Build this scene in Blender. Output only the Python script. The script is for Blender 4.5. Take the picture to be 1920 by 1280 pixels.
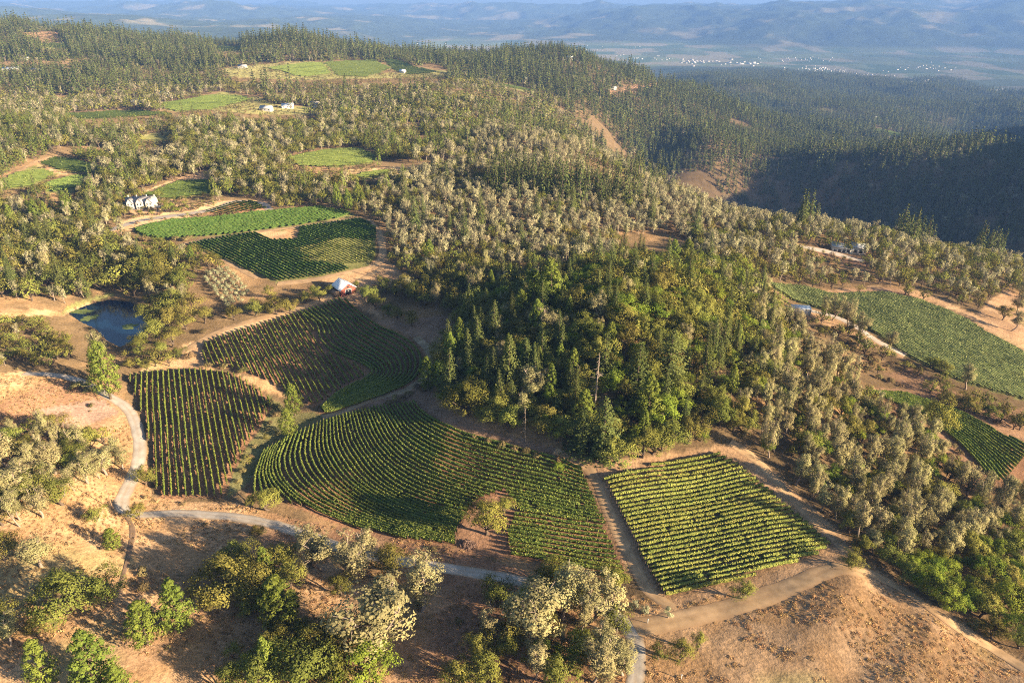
import bpy, math, random
import numpy as np
from mathutils import Vector

# ------------------------------------------------------------------ scene, camera, sky, sun, exposure
for o in list(bpy.data.objects):
    bpy.data.objects.remove(o)
S = bpy.context.scene
COL = S.collection
rng = np.random.default_rng(7)
random.seed(7)

HAZE_D = 6.5e-5                   # density of the haze box built last
CAM_H = 156.0                      # metres above the vineyard
FPX = 1280.0                       # focal length in photo pixels (photo 1920 x 1280)
PITCH = math.atan(650 / 1280)      # looking down
cam_d = bpy.data.cameras.new('camera')
cam_d.sensor_width = 36.0
cam_d.lens = 24.0
cam_d.clip_start = 1.0
cam_d.clip_end = 80000.0
cam = bpy.data.objects.new('camera', cam_d)
cam.location = (0, 0, CAM_H)
cam.rotation_euler = (math.pi / 2 - PITCH, 0, 0)
COL.objects.link(cam)
S.camera = cam

SUN_EL = math.radians(15.5)
SUN_AZ = math.radians(-24.0)       # direction towards the sun, measured from +X; the light comes from the right, a little behind
sun_dir = Vector((math.cos(SUN_AZ) * math.cos(SUN_EL), math.sin(SUN_AZ) * math.cos(SUN_EL), math.sin(SUN_EL)))
W = bpy.data.worlds.new('World')
S.world = W
W.use_nodes = True
nt = W.node_tree
nt.nodes.clear()
sky = nt.nodes.new('ShaderNodeTexSky')
sky.sky_type = 'NISHITA'
sky.sun_disc = False
sky.sun_elevation = SUN_EL
sky.sun_rotation = math.pi / 2 - SUN_AZ
sky.altitude = 500
sky.air_density = 1.0
sky.dust_density = 1.8
sky.ozone_density = 1.8
bg = nt.nodes.new('ShaderNodeBackground')
bg.inputs['Strength'].default_value = 0.05
wo = nt.nodes.new('ShaderNodeOutputWorld')
nt.links.new(sky.outputs[0], bg.inputs[0])
nt.links.new(bg.outputs[0], wo.inputs[0])
sl = bpy.data.lights.new('sun', 'SUN')
sl.energy = 5.0
sl.angle = math.radians(0.6)
sl.color = (1.0, 0.79, 0.53)
sun = bpy.data.objects.new('sun', sl)
sun.rotation_euler = sun_dir.to_track_quat('Z', 'Y').to_euler()
COL.objects.link(sun)
S.view_settings.view_transform = 'Standard'
S.view_settings.look = 'None'
S.view_settings.gamma = 1.0
S.view_settings.use_curve_mapping = False
S.view_settings.exposure = 2.1
S.render.engine = 'CYCLES'
cy = S.cycles
cy.use_denoising = False
cy.denoising_prefilter = 'ACCURATE'
cy.filter_width = 1.1
cy.use_adaptive_sampling = True
cy.adaptive_threshold = 0.012
cy.max_bounces = 4
cy.diffuse_bounces = 2
cy.glossy_bounces = 2
cy.transmission_bounces = 2
cy.transparent_max_bounces = 4
cy.volume_bounces = 0

# ------------------------------------------------------------------ helpers
def vnoise(x, y, wl, seed=0):
    x = np.asarray(x, float) / wl
    y = np.asarray(y, float) / wl
    ix = np.floor(x).astype(np.int64)
    iy = np.floor(y).astype(np.int64)
    fx = x - ix
    fy = y - iy
    fx = fx * fx * fx * (fx * (fx * 6 - 15) + 10)
    fy = fy * fy * fy * (fy * (fy * 6 - 15) + 10)
    def h(a, b):
        n = (a * 374761393 + b * 668265263 + seed * 1442695041) & 0xffffffff
        n = ((n ^ (n >> 13)) * 1274126177) & 0xffffffff
        n = ((n ^ (n >> 16)) * 2246822519) & 0xffffffff
        return ((n ^ (n >> 15)) & 0xffffff) / float(0xffffff)
    a, b, c, d = h(ix, iy), h(ix + 1, iy), h(ix, iy + 1), h(ix + 1, iy + 1)
    return (a + (b - a) * fx) * (1 - fy) + (c + (d - c) * fx) * fy

def fbm(x, y, wl, seed=0, octv=4):
    s, a, t = 0, 1.0, 0
    for k in range(octv):
        s = s + a * vnoise(x, y, wl / 2 ** k, seed + 31 * k)
        t += a
        a *= 0.5
    return s / t

def sstep(e0, e1, x):
    t = np.clip((np.asarray(x, float) - e0) / (e1 - e0), 0, 1)
    return t * t * (3 - 2 * t)

CP, SP = math.cos(PITCH), math.sin(PITCH)
def ray(px, py):
    x = (px - 960) / FPX
    y = (640 - py) / FPX
    return np.array([x, CP + y * SP, -SP + y * CP])

def tag(o, label=None, cat=None, group=None, kind=None):
    if label: o['label'] = label
    if cat: o['category'] = cat
    if group: o['group'] = group
    if kind: o['kind'] = kind
    return o

def mesh_np(name, V, F, cols=None, smooth=False, colname='tint'):
    """V (n,3), F (m,k) -> mesh; cols (n,4) optional point colours"""
    V = np.ascontiguousarray(V, dtype=np.float32)
    F = np.ascontiguousarray(F, dtype=np.int32)
    me = bpy.data.meshes.new(name)
    m, k = F.shape
    me.vertices.add(len(V))
    me.vertices.foreach_set('co', V.ravel())
    me.loops.add(m * k)
    me.loops.foreach_set('vertex_index', F.ravel())
    me.polygons.add(m)
    me.polygons.foreach_set('loop_start', np.arange(0, m * k, k, dtype=np.int32))
    me.polygons.foreach_set('loop_total', np.full(m, k, dtype=np.int32))
    if smooth:
        me.polygons.foreach_set('use_smooth', np.ones(m, dtype=bool))
    me.update(calc_edges=True)
    if cols is not None:
        at = me.color_attributes.new(colname, 'FLOAT_COLOR', 'POINT')
        at.data.foreach_set('color', np.ascontiguousarray(cols, dtype=np.float32).ravel())
    return me

def link(name, me, mat=None, parent=None, loc=None):
    o = bpy.data.objects.new(name, me)
    if mat is not None and len(me.materials) == 0:
        me.materials.append(mat)
    COL.objects.link(o)
    if parent is not None:
        o.parent = parent
    if loc is not None:
        o.location = loc
    return o

def empty(name, loc, rz=0.0):
    o = bpy.data.objects.new(name, None)
    o.location = loc
    o.rotation_euler = (0, 0, rz)
    o.empty_display_size = 0.5
    COL.objects.link(o)
    return o

ONES = 'zeroth first second third fourth fifth sixth seventh eighth ninth tenth eleventh twelfth thirteenth fourteenth fifteenth sixteenth seventeenth eighteenth nineteenth'.split()
TENS = {2: 'twenty', 3: 'thirty', 4: 'forty', 5: 'fifty', 6: 'sixty', 7: 'seventy', 8: 'eighty', 9: 'ninety'}
TENTH = {2: 'twentieth', 3: 'thirtieth', 4: 'fortieth', 5: 'fiftieth', 6: 'sixtieth', 7: 'seventieth', 8: 'eightieth', 9: 'ninetieth'}
def ordinal(n):
    if n < 20: return ONES[n]
    if n % 10 == 0: return TENTH[n // 10]
    return TENS[n // 10] + '-' + ONES[n % 10]

# ------------------------------------------------------------------ materials
def new_mat(name):
    m = bpy.data.materials.new(name)
    m.use_nodes = True
    n = m.node_tree
    n.nodes.clear()
    return m, n.nodes, n.links

def N(nodes, typ, **kw):
    n = nodes.new(typ)
    for k, v in kw.items():
        if k.startswith('i_'):
            n.inputs[k[2:].replace('_', ' ')].default_value = v
        else:
            setattr(n, k, v)
    return n

def leaf_mat(name, c_dark, c_light, hue=0.02, transl=0.28, val=0.35, rough=0.6):
    m, n, l = new_mat(name)
    at = N(n, 'ShaderNodeAttribute', attribute_name='tint')
    oi = N(n, 'ShaderNodeObjectInfo')
    mix = N(n, 'ShaderNodeMix', data_type='RGBA')
    mix.inputs[6].default_value = (*c_dark, 1)
    mix.inputs[7].default_value = (*c_light, 1)
    l.new(at.outputs['Fac'], mix.inputs[0])
    hsv = N(n, 'ShaderNodeHueSaturation')
    mr = N(n, 'ShaderNodeMapRange')
    mr.inputs[3].default_value = 0.5 - hue
    mr.inputs[4].default_value = 0.5 + hue
    l.new(oi.outputs['Random'], mr.inputs[0])
    l.new(mr.outputs[0], hsv.inputs['Hue'])
    mul = N(n, 'ShaderNodeMath', operation='MULTIPLY')
    mul.inputs[1].default_value = 7.31
    l.new(oi.outputs['Random'], mul.inputs[0])
    fr = N(n, 'ShaderNodeMath', operation='FRACT')
    l.new(mul.outputs[0], fr.inputs[0])
    mv = N(n, 'ShaderNodeMapRange')
    mv.inputs[3].default_value = 1 - val
    mv.inputs[4].default_value = 1 + val
    l.new(fr.outputs[0], mv.inputs[0])
    l.new(mv.outputs[0], hsv.inputs['Value'])
    l.new(mix.outputs[2], hsv.inputs['Color'])
    d = N(n, 'ShaderNodeBsdfDiffuse')
    t = N(n, 'ShaderNodeBsdfTranslucent')
    ms = N(n, 'ShaderNodeMixShader')
    ms.inputs[0].default_value = transl
    l.new(hsv.outputs[0], d.inputs[0])
    l.new(hsv.outputs[0], t.inputs[0])
    l.new(d.outputs[0], ms.inputs[1])
    l.new(t.outputs[0], ms.inputs[2])
    out = N(n, 'ShaderNodeOutputMaterial')
    l.new(ms.outputs[0], out.inputs[0])
    return m

def plain_mat(name, col, rough=0.8, noise=0.15, nscale=1.5, bump=0.0, metal=0.0, spec=0.3):
    m, n, l = new_mat(name)
    tc = N(n, 'ShaderNodeTexCoord')
    nz = N(n, 'ShaderNodeTexNoise')
    nz.inputs['Scale'].default_value = nscale
    nz.inputs['Detail'].default_value = 6
    l.new(tc.outputs['Object'], nz.inputs['Vector'])
    mr = N(n, 'ShaderNodeMapRange')
    mr.inputs[1].default_value = 0.3
    mr.inputs[2].default_value = 0.7
    mr.inputs[3].default_value = 1 - noise
    mr.inputs[4].default_value = 1 + noise
    l.new(nz.outputs[0], mr.inputs[0])
    hsv = N(n, 'ShaderNodeHueSaturation')
    hsv.inputs['Color'].default_value = (*col, 1)
    l.new(mr.outputs[0], hsv.inputs['Value'])
    b = N(n, 'ShaderNodeBsdfPrincipled')
    b.inputs['Roughness'].default_value = rough
    b.inputs['Metallic'].default_value = metal
    b.inputs['Specular IOR Level'].default_value = spec
    l.new(hsv.outputs[0], b.inputs['Base Color'])
    if bump:
        bp = N(n, 'ShaderNodeBump')
        bp.inputs['Strength'].default_value = bump
        bp.inputs['Distance'].default_value = 0.1
        l.new(nz.outputs[0], bp.inputs['Height'])
        l.new(bp.outputs[0], b.inputs['Normal'])
    out = N(n, 'ShaderNodeOutputMaterial')
    l.new(b.outputs[0], out.inputs[0])
    return m
# ------------------------------------------------------------------ terrain: heights through control points seen in the photograph
PTS = []
def cz(px, py, z):
    d = ray(px, py)
    t = (z - CAM_H) / d[2]
    PTS.append((d[0] * t, d[1] * t, z))
def cY(px, py, Y):
    d = ray(px, py)
    t = Y / d[1]
    PTS.append((d[0] * t, Y, CAM_H + d[2] * t))
def cw(X, Y, Z):
    PTS.append((X, Y, Z))

for a in [  # near ground: pixel and height above the vineyard
    (0, 1280, 12), (500, 1280, 6), (960, 1280, 3), (1190, 1280, 4), (1600, 1280, 4), (1920, 1280, 2), (1750, 1180, 3), (1450, 1280, 4),
    (1450, 1180, 4), (1600, 1090, 4), (1920, 1150, -9), (1920, 1010, -18), (1750, 1050, -8),
    (0, 1100, 13), (300, 1100, 6), (700, 1120, 1), (1000, 1120, 1),
    (0, 850, 12), (0, 700, 8), (110, 850, 7), (225, 930, 0), (150, 705, 3),
    (240, 705, 0), (500, 745, -3), (290, 930, -2), (440, 930, -3), (540, 800, -5),
    (560, 840, -4), (800, 790, 3), (1090, 880, 3), (900, 1000, -1), (700, 970, -3), (1150, 1080, 0),
    (1345, 850, 5), (1550, 1030, 1), (1240, 1110, 1),
    (650, 570, 3), (400, 640, 0), (620, 765, -3), (790, 670, 5), (845, 605, 8),
    (200, 590, -4), (130, 580, -3), (270, 640, -2), (640, 533, 5),
    (900, 720, 11), (1000, 770, 10), (1150, 670, 26), (1250, 570, 29), (1020, 570, 21), (1350, 760, 14), (1280, 830, 7), (1450, 660, 9), (1400, 530, 6),
    (1500, 800, 4), (1600, 910, -5), (1720, 1000, -10), (1820, 900, -19), (1640, 745, -11),
    (1480, 560, -6), (1700, 560, -14), (1700, 650, -15), (1900, 650, -24), (1900, 745, -24), (1900, 880, -23),
    (1590, 468, -12), (1720, 490, -18), (1850, 560, -23),
    (250, 430, 5), (700, 480, 6), (520, 525, 4), (480, 382, 8), (690, 410, 9), (0, 480, 4), (0, 560, 2), (120, 480, 2), (330, 530, 2),
    (850, 480, 5), (1000, 470, 4), (1200, 470, 1), (1350, 440, -6),
    (800, 400, 9), (1000, 380, 10), (900, 300, 8), (1150, 340, 4), (1300, 370, -8), (1480, 418, -16), (1080, 280, 6),
    (1650, 440, -24), (1880, 505, -32),
    (0, 330, 6), (150, 330, 7), (400, 340, 9), (600, 330, 11), (740, 340, 10), (0, 250, 18)]:
    cz(*a)
for a in [  # farther ground: pixel and distance
    (900, 200, 1080), (900, 150, 1500), (900, 112, 2000), (700, 220, 1000),
    (400, 190, 1100), (400, 150, 1350), (650, 130, 1500), (650, 118, 1650), (300, 105, 1700), (130, 130, 1450), (0, 140, 1350), (0, 205, 1000), (150, 210, 1020),
    (0, 52, 1950), (150, 64, 2050), (300, 78, 2050), (380, 84, 2050), (470, 90, 2000), (550, 77, 1900), (640, 96, 1900), (720, 102, 1950), (820, 110, 2050),
    (960, 108, 2100), (1030, 88, 2100), (995, 107, 2120), (1066, 106, 2120), (1030, 112, 1900), (1090, 108, 2100), (1150, 126, 2100), (1280, 173, 2000), (1400, 222, 1900), (1580, 268, 1900), (1700, 262, 2050),
    (1000, 160, 1550), (1100, 200, 1450), (1150, 250, 1400), (1250, 240, 1600), (1350, 252, 1650), (1500, 275, 1700),
    (1220, 300, 1420), (1330, 274, 1400), (1450, 306, 1400), (1560, 292, 1360), (1700, 278, 1280), (1820, 290, 1200), (1920, 302, 1140),
    (1920, 308, 1280), (1920, 302, 1450), (1750, 292, 1400), (1620, 294, 1420), (1850, 296, 1350), (1340, 335, 1290), (1500, 430, 1180), (1600, 370, 1170), (1750, 400, 1060), (1900, 400, 990), (1750, 480, 960), (1900, 500, 860),
    # lower wooded hills
    (1300, 180, 2900), (1450, 190, 2900), (1650, 240, 2500), (1500, 165, 3900), (1700, 200, 3300), (1290, 150, 4300), (1400, 143, 4800), (1560, 152, 4700),
    (1760, 170, 4200), (1840, 185, 3900), (1860, 276, 2350), (1920, 246, 2600), (1920, 290, 1850), (1800, 282, 1850),
    (1250, 128, 6200), (1300, 122, 6800), (1500, 130, 6300), (1650, 150, 5500), (1900, 180, 4700), (1800, 155, 5400),
    (900, 110, 7800), (1000, 85, 9500), (800, 80, 10000), (1200, 100, 8500), (700, 100, 8000), (1400, 108, 8000), (1600, 110, 8200), (1900, 125, 7600),
    # ranges behind
    (0, 40, 8800), (120, 30, 9200), (300, 35, 9200), (450, 46, 9000), (560, 60, 8600), (640, 78, 7000), (620, 92, 5200), (760, 90, 8800),
    (0, 75, 6000), (200, 70, 6500), (400, 75, 6500), (350, 10, 15000), (150, 22, 14000), (550, 28, 15000), (700, 28, 16000),
    (900, 34, 15000), (1050, 24, 15000), (1200, 16, 14000), (1300, 20, 13500), (1500, 4, 12500), (1560, 14, 12500), (1700, 8, 12500), (1780, 14, 12500), (1900, 6, 12000), (1990, 12, 12000),
    (1300, 88, 9200), (1500, 80, 9300), (1700, 80, 9200), (1900, 88, 8800), (1500, 36, 10900), (1700, 38, 10700), (1900, 38, 10300), (1400, 60, 10300), (1600, 60, 10000), (1800, 60, 10000), (1900, 70, 9500), (1300, 70, 10500)]:
    cY(*a)
for a in [  # ground the camera cannot see, or outside the frame
    (300, 760, -150), (400, 780, -150), (520, 850, -215), (380, 950, -225), (250, 1050, -170), (640, 760, -185), (800, 780, -150),
    (520, 640, -100), (650, 600, -90), (330, 620, -55), (420, 560, -50),
    (800, 980, -85), (900, 980, -45), (1000, 900, 0), (1000, 1100, -35), (900, 1150, -80), (1150, 1000, 30), (1100, 1250, -30), (1300, 1300, -20), (1500, 1700, -130), (1400, 1600, -110), (700, 400, -70), (550, 300, -50),  # unseen high ground at right, raised to shade the canyon ridge
    (0, 60, 4), (-80, 60, 5), (80, 60, 4), (-200, 120, 8), (200, 120, 0), (-400, 300, 8), (-700, 600, 15), (-1300, 1000, 40), (-2600, 2000, 110), (350, 300, -40),
    (-200, 2700, -120), (-900, 2800, -60), (400, 2700, -200), (900, 2500, -230), (-500, 3600, -300), (300, 3600, -380), (-1500, 3500, -250), (0, 5200, -430), (1000, 5600, -420),
    (-2500, 5200, -350), (2400, 3000, -250), (3500, 4200, -350), (7000, 7000, -300), (-7000, 7000, -250), (5500, 5600, -400),
    (-12000, 12000, 0), (12000, 12000, 50), (-20000, 22000, -100), (0, 22000, -150), (20000, 22000, -100), (0, 17500, -60), (-9000, 17500, -60), (9000, 16500, -60), (5000, 15500, -80), (11000, 14500, 0)]:
    cw(*a)
PT = np.array(PTS)
VS = 0.55
def tdom(x, y):
    return np.stack([x / y, VS * np.log(y)], -1)
def tps(r2):
    return 0.5 * r2 * np.log(r2 + 1e-12)
Q = tdom(PT[:, 0], PT[:, 1])
n_ = len(Q)
r2 = ((Q[:, None] - Q[None]) ** 2).sum(-1)
# heights scaled by distance, so that far relief does not ring into the near ground
HS = PT[:, 1] / 300.0
A_ = np.zeros((n_ + 3, n_ + 3))
A_[:n_, :n_] = tps(r2) + np.eye(n_) * 2e-4
A_[:n_, n_] = 1
A_[:n_, n_ + 1:] = Q
A_[n_, :n_] = 1
A_[n_ + 1:, :n_] = Q.T
CO = np.linalg.solve(A_, np.concatenate([PT[:, 2] / HS, np.zeros(3)]))

NU, NV = 620, 760
U0, U1, V0, V1 = -1.2, 1.2, math.log(60.0), math.log(24000.0)
us = np.linspace(U0, U1, NU)
vs = np.linspace(V0, V1, NV)
VV, UU = np.meshgrid(vs, us, indexing='ij')         # (NV, NU)
GY = np.exp(VV)
GX = UU * GY
GZ = np.empty_like(GX)
for j0 in range(0, NV, 20):
    q = tdom(GX[j0:j0 + 20].ravel(), GY[j0:j0 + 20].ravel())
    rr = ((q[:, None] - Q[None]) ** 2).sum(-1)
    GZ[j0:j0 + 20] = ((tps(rr) @ CO[:n_] + CO[n_] + q @ CO[n_ + 1:]) * (q[:, 1].clip(0) * 0 + np.exp(q[:, 1] / VS) / 300.0)).reshape(-1, NU)
# relief
m1 = 1 - sstep(380, 600, GY)
m2 = sstep(420, 800, GY)
m3 = sstep(2300, 3000, GY)
m4 = sstep(8000, 10500, GY)
flat = sstep(-330, -415, GZ) * sstep(4600, 6500, GY)
GZ = GZ + m1 * ((fbm(GX, GY, 45, 3, 3) - 0.5) * 2.6 + (vnoise(GX, GY, 6, 5) - 0.5) * 0.22 + (vnoise(GX, GY, 2.4, 6) - 0.5) * 0.10)
GZ = GZ + m2 * (1 - flat) * ((fbm(GX, GY, 190, 11, 3) - 0.5) * (16 + 26 * sstep(950, 1200, GY) * sstep(0.15, 0.35, GX / GY)) + (fbm(GX, GY, 50, 12, 2) - 0.5) * 4)
def ridged(x, y, wl, seed, o=4):
    s, a, t = 0, 1.0, 0
    for k in range(o):
        s = s + a * (1 - np.abs(2 * vnoise(x, y, wl / 2 ** k, seed + k) - 1))
        t += a
        a *= 0.55
    return s / t
GZ = GZ + m3 * (1 - flat) * (1 - m4) * (ridged(GX, GY, 900, 21, 3) - 0.6) * 90
GZ = GZ + m4 * (1 - flat) * (ridged(GX, GY, 2600, 41, 5) - 0.65) * 430
GZ = np.maximum(GZ, -445 + 6 * vnoise(GX, GY, 300, 77))

GZ = np.where(GZ > 90, 90 + 55 * np.tanh((GZ - 90) / 110), GZ)

def hgt(x, y):
    """ground height by bilinear lookup in the terrain grid"""
    x = np.asarray(x, float)
    y = np.asarray(y, float)
    y = np.maximum(y, 60.001)
    a = (np.log(y) - V0) / (V1 - V0) * (NV - 1)
    b = (np.clip(x / y, U0, U1) - U0) / (U1 - U0) * (NU - 1)
    a = np.clip(a, 0, NV - 1.001)
    b = np.clip(b, 0, NU - 1.001)
    i = a.astype(int)
    j = b.astype(int)
    fa, fb = a - i, b - j
    return (GZ[i, j] * (1 - fb) + GZ[i, j + 1] * fb) * (1 - fa) + (GZ[i + 1, j] * (1 - fb) + GZ[i + 1, j + 1] * fb) * fa

_ty = np.exp(np.linspace(math.log(62), math.log(23000), 2600))
def at(px, py):
    """the point of the ground that the photograph shows at a pixel"""
    d = ray(px, py)
    t = _ty / d[1]
    z = CAM_H + d[2] * t
    h = hgt(d[0] * t, _ty)
    k = np.nonzero(z <= h)[0]
    if len(k) == 0:
        k = [len(_ty) - 1]
    k = k[0]
    if k > 0:
        e0, e1 = z[k - 1] - h[k - 1], h[k] - z[k]
        f = e0 / max(e0 + e1, 1e-9)
        Y = _ty[k - 1] + (_ty[k] - _ty[k - 1]) * f
    else:
        Y = _ty[0]
    X = d[0] / d[1] * Y
    return np.array([X, Y, float(hgt(X, Y))])

def dens(pts, step=14, closed=True):
    out = []
    n = len(pts)
    for i in range(n if closed else n - 1):
        a, b = np.array(pts[i], float), np.array(pts[(i + 1) % n], float)
        k = max(1, int(np.hypot(*(b - a)) / step))
        for s in range(k):
            out.append(a + (b - a) * s / k)
    if not closed:
        out.append(np.array(pts[-1], float))
    return out

class Area:
    """an area of ground, traced where the photograph shows it"""
    def __init__(self, px):
        self.px = px
        self.w = np.array([at(*p)[:2] for p in dens(px)])
        self.lo, self.hi = self.w.min(0), self.w.max(0)
    def has(self, x, y):
        x = np.asarray(x, float)
        y = np.asarray(y, float)
        r = np.zeros(x.shape, bool)
        k = (x >= self.lo[0]) & (x <= self.hi[0]) & (y >= self.lo[1]) & (y <= self.hi[1])
        if not k.any():
            return r
        xs, ys = x[k], y[k]
        ins = np.zeros(xs.shape, bool)
        P = self.w
        for i in range(len(P)):
            x0, y0 = P[i - 1]
            x1, y1 = P[i]
            if y0 == y1: continue
            c = ((y0 > ys) != (y1 > ys)) & (xs < (x1 - x0) * (ys - y0) / (y1 - y0) + x0)
            ins ^= c
        r[k] = ins
        return r

def smooth_line(P, step):
    """Catmull-Rom through P, resampled at an even step (2D, world)"""
    P = np.asarray(P, float)
    if len(P) > 2:
        E = np.vstack([2 * P[0] - P[1], P, 2 * P[-1] - P[-2]])
        out = []
        for i in range(1, len(E) - 2):
            t = np.linspace(0, 1, 12, endpoint=False)[:, None]
            a, b, c, d = E[i - 1], E[i], E[i + 1], E[i + 2]
            out.append(0.5 * (2 * b + (c - a) * t + (2 * a - 5 * b + 4 * c - d) * t ** 2 + (3 * b - 3 * c + d - a) * t ** 3))
        P = np.vstack(out + [E[-2][None]])
    L = np.concatenate([[0], np.cumsum(np.hypot(*np.diff(P, axis=0).T))])
    n = max(2, int(L[-1] / step) + 1)
    s = np.linspace(0, L[-1], n)
    return np.stack([np.interp(s, L, P[:, 0]), np.interp(s, L, P[:, 1])], -1)

def path(px, step=2.0):
    return smooth_line([at(*p)[:2] for p in px], step)

# ------------------------------------------------------------------ pond basin: level the water's bed into the terrain
POND_Z = -4.2
pond = Area([(124, 582), (160, 568), (205, 556), (245, 559), (276, 580), (276, 606), (252, 634), (222, 644), (198, 634), (180, 616), (150, 600)])
def dist_poly(P, x, y):
    d = np.full(np.shape(x), 1e9)
    for i in range(len(P)):
        a, b = P[i - 1], P[i]
        ab = b - a
        L = max((ab ** 2).sum(), 1e-9)
        t = np.clip(((x - a[0]) * ab[0] + (y - a[1]) * ab[1]) / L, 0, 1)
        d = np.minimum(d, np.hypot(x - a[0] - ab[0] * t, y - a[1] - ab[1] * t))
    return d
pm = (GX > pond.lo[0] - 30) & (GX < pond.hi[0] + 30) & (GY > pond.lo[1] - 30) & (GY < pond.hi[1] + 30)
ins = pond.has(GX[pm], GY[pm])
dp = dist_poly(pond.w, GX[pm], GY[pm])
zz = GZ[pm]
zz = np.where(ins, POND_Z - np.minimum(dp * 0.35, 1.6), np.where(dp < 14, (POND_Z + 0.25) * (1 - dp / 14) + zz * (dp / 14), zz))
GZ[pm] = zz
# ------------------------------------------------------------------ areas of the ground
ar = {}
def area(name, *px):
    ar[name] = Area(list(px))
    return ar[name]
area('block_a', (240, 706), (290, 698), (370, 694), (440, 702), (497, 738), (512, 762), (482, 806), (455, 850), (432, 900), (418, 934), (300, 934), (288, 900), (284, 850), (272, 790))
area('block_b1', (378, 648), (400, 636), (560, 588), (585, 600), (592, 640), (606, 660), (650, 676), (686, 694), (684, 708), (650, 722), (608, 752), (590, 762), (545, 742), (500, 712), (440, 692), (385, 684))
area('block_b2', (560, 588), (640, 560), (662, 572), (700, 604), (770, 634), (797, 662), (796, 700), (765, 728), (690, 752), (640, 774), (600, 775), (600, 762), (612, 752), (652, 726), (690, 708), (690, 692), (650, 674), (608, 658), (594, 640), (586, 605))
area('block_c', (470, 905), (490, 850), (560, 812), (610, 790), (700, 765), (775, 755), (800, 780), (860, 808), (950, 832), (1040, 855), (1088, 878), (1120, 950), (1172, 1062), (1178, 1088), (1140, 1078), (1060, 1060), (955, 1044), (850, 1022), (760, 1012), (640, 986), (560, 952), (500, 932), (462, 926))
area('c_right', (966, 958), (1050, 968), (1130, 985), (1178, 1090), (1060, 1064), (955, 1044), (950, 1000))
area('clear_c', (852, 1015), (862, 985), (893, 940), (945, 922), (968, 950), (950, 1000), (945, 1045), (866, 1045))
area('block_d', (1128, 893), (1345, 850), (1385, 872), (1556, 1022), (1530, 1044), (1400, 1085), (1250, 1122), (1236, 1108), (1180, 1000))
area('block_e', (1632, 735), (1690, 737), (1800, 772), (1925, 838), (1925, 908), (1880, 908), (1842, 884), (1770, 812), (1690, 768))
area('block_f', (1432, 530), (1500, 536), (1560, 552), (1650, 548), (1720, 562), (1800, 592), (1850, 625), (1925, 662), (1925, 752), (1800, 716), (1700, 668), (1622, 612), (1545, 582), (1490, 565))
area('block_g', (248, 428), (330, 412), (400, 408), (480, 398), (600, 388), (650, 396), (668, 405), (560, 423), (420, 441), (300, 450), (262, 442))
area('block_g2', (372, 402), (440, 378), (480, 378), (500, 392), (420, 404))
area('block_h', (352, 458), (430, 443), (560, 427), (680, 410), (706, 428), (704, 480), (690, 500), (600, 519), (520, 530), (430, 492))
area('bare_h', (478, 434), (562, 430), (556, 450), (508, 450))
area('bare_h2', (560, 470), (640, 448), (705, 455), (702, 492), (640, 498), (590, 492))
far_fields = {
    'f1': [(522, 300), (600, 283), (668, 277), (705, 290), (700, 306), (640, 314), (560, 312)],
    'f2': [(268, 366), (330, 341), (400, 336), (402, 362), (330, 374), (290, 373)],
    'f3': [(0, 338), (65, 310), (108, 326), (60, 350), (0, 356)],
    'f4': [(72, 305), (115, 292), (205, 318), (190, 326), (115, 322)],
    'f5': [(56, 357), (135, 327), (182, 333), (130, 366)],
    'f6': [(640, 336), (705, 319), (748, 320), (700, 337)],
    'f7': [(278, 198), (350, 187), (420, 172), (478, 186), (400, 206), (330, 210)],
    'f8': [(120, 214), (250, 206), (335, 215), (150, 225)],
    'f9': [(606, 117), (640, 115), (700, 113), (735, 128), (690, 145), (630, 143)],
    'f10': [(716, 112), (745, 112), (778, 126), (838, 135), (760, 142), (735, 130)],
    'f11': [(256, 262), (290, 250), (320, 262), (300, 268)],
    'f12': [(930, 158), (960, 158), (1000, 170), (985, 173)],
    'f13': [(400, 87), (450, 87), (455, 95), (410, 98)],
    'f14': [(75, 82), (120, 80), (135, 90), (85, 93)],
    'f15': [(1625, 246), (1650, 240), (1695, 253), (1680, 258)],
    'f16': [(500, 128), (570, 117), (606, 118), (625, 142), (560, 145)],
}
for k, v in far_fields.items():
    area(k, *v)
# bare or grassy clearings
area('clr_left', (0, 700), (60, 694), (180, 715), (250, 760), (275, 830), (284, 935), (450, 945), (560, 975), (830, 1020), (1000, 1075), (1240, 1130), (1560, 1050), (1600, 1040), (1920, 1240), (1920, 1290), (-20, 1290), (-20, 700))
area('clr_road_b', (318, 665), (420, 615), (560, 575), (640, 545), (660, 560), (560, 596), (400, 645), (370, 690), (330, 690))
area('clr_barn', (600, 520), (690, 498), (720, 478), (745, 505), (800, 540), (790, 552), (700, 530), (690, 560), (720, 600), (640, 560))
area('clr_swale', (500, 735), (540, 770), (640, 778), (600, 800), (520, 840), (460, 910), (425, 935), (440, 870), (490, 800))
area('clr_knoll', (700, 600), (860, 590), (850, 640), (800, 700), (800, 660), (770, 630))
area('clr_c_top', (800, 690), (820, 760), (930, 810), (1080, 850), (1130, 890), (1060, 868), (900, 825), (790, 775), (640, 778), (700, 752), (770, 725))
area('clr_d', (1100, 870), (1350, 835), (1390, 830), (1600, 1020), (1600, 1060), (1250, 1140), (1170, 1060))
area('clr_house', (1490, 455), (1560, 470), (1640, 490), (1640, 500), (1560, 495), (1500, 470))
area('clr_f', (1545, 545), (1640, 535), (1730, 548), (1830, 590), (1860, 560), (1890, 545), (1925, 560), (1925, 660), (1850, 618), (1800, 585), (1720, 557), (1650, 545), (1560, 552))
area('clr_eroad', (1480, 575), (1530, 580), (1600, 610), (1700, 665), (1690, 672), (1590, 625), (1490, 588))
area('clr_e', (1610, 725), (1700, 730), (1660, 700), (1720, 690), (1760, 720), (1860, 770), (1920, 765), (1925, 910), (1870, 915), (1770, 825))
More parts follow.
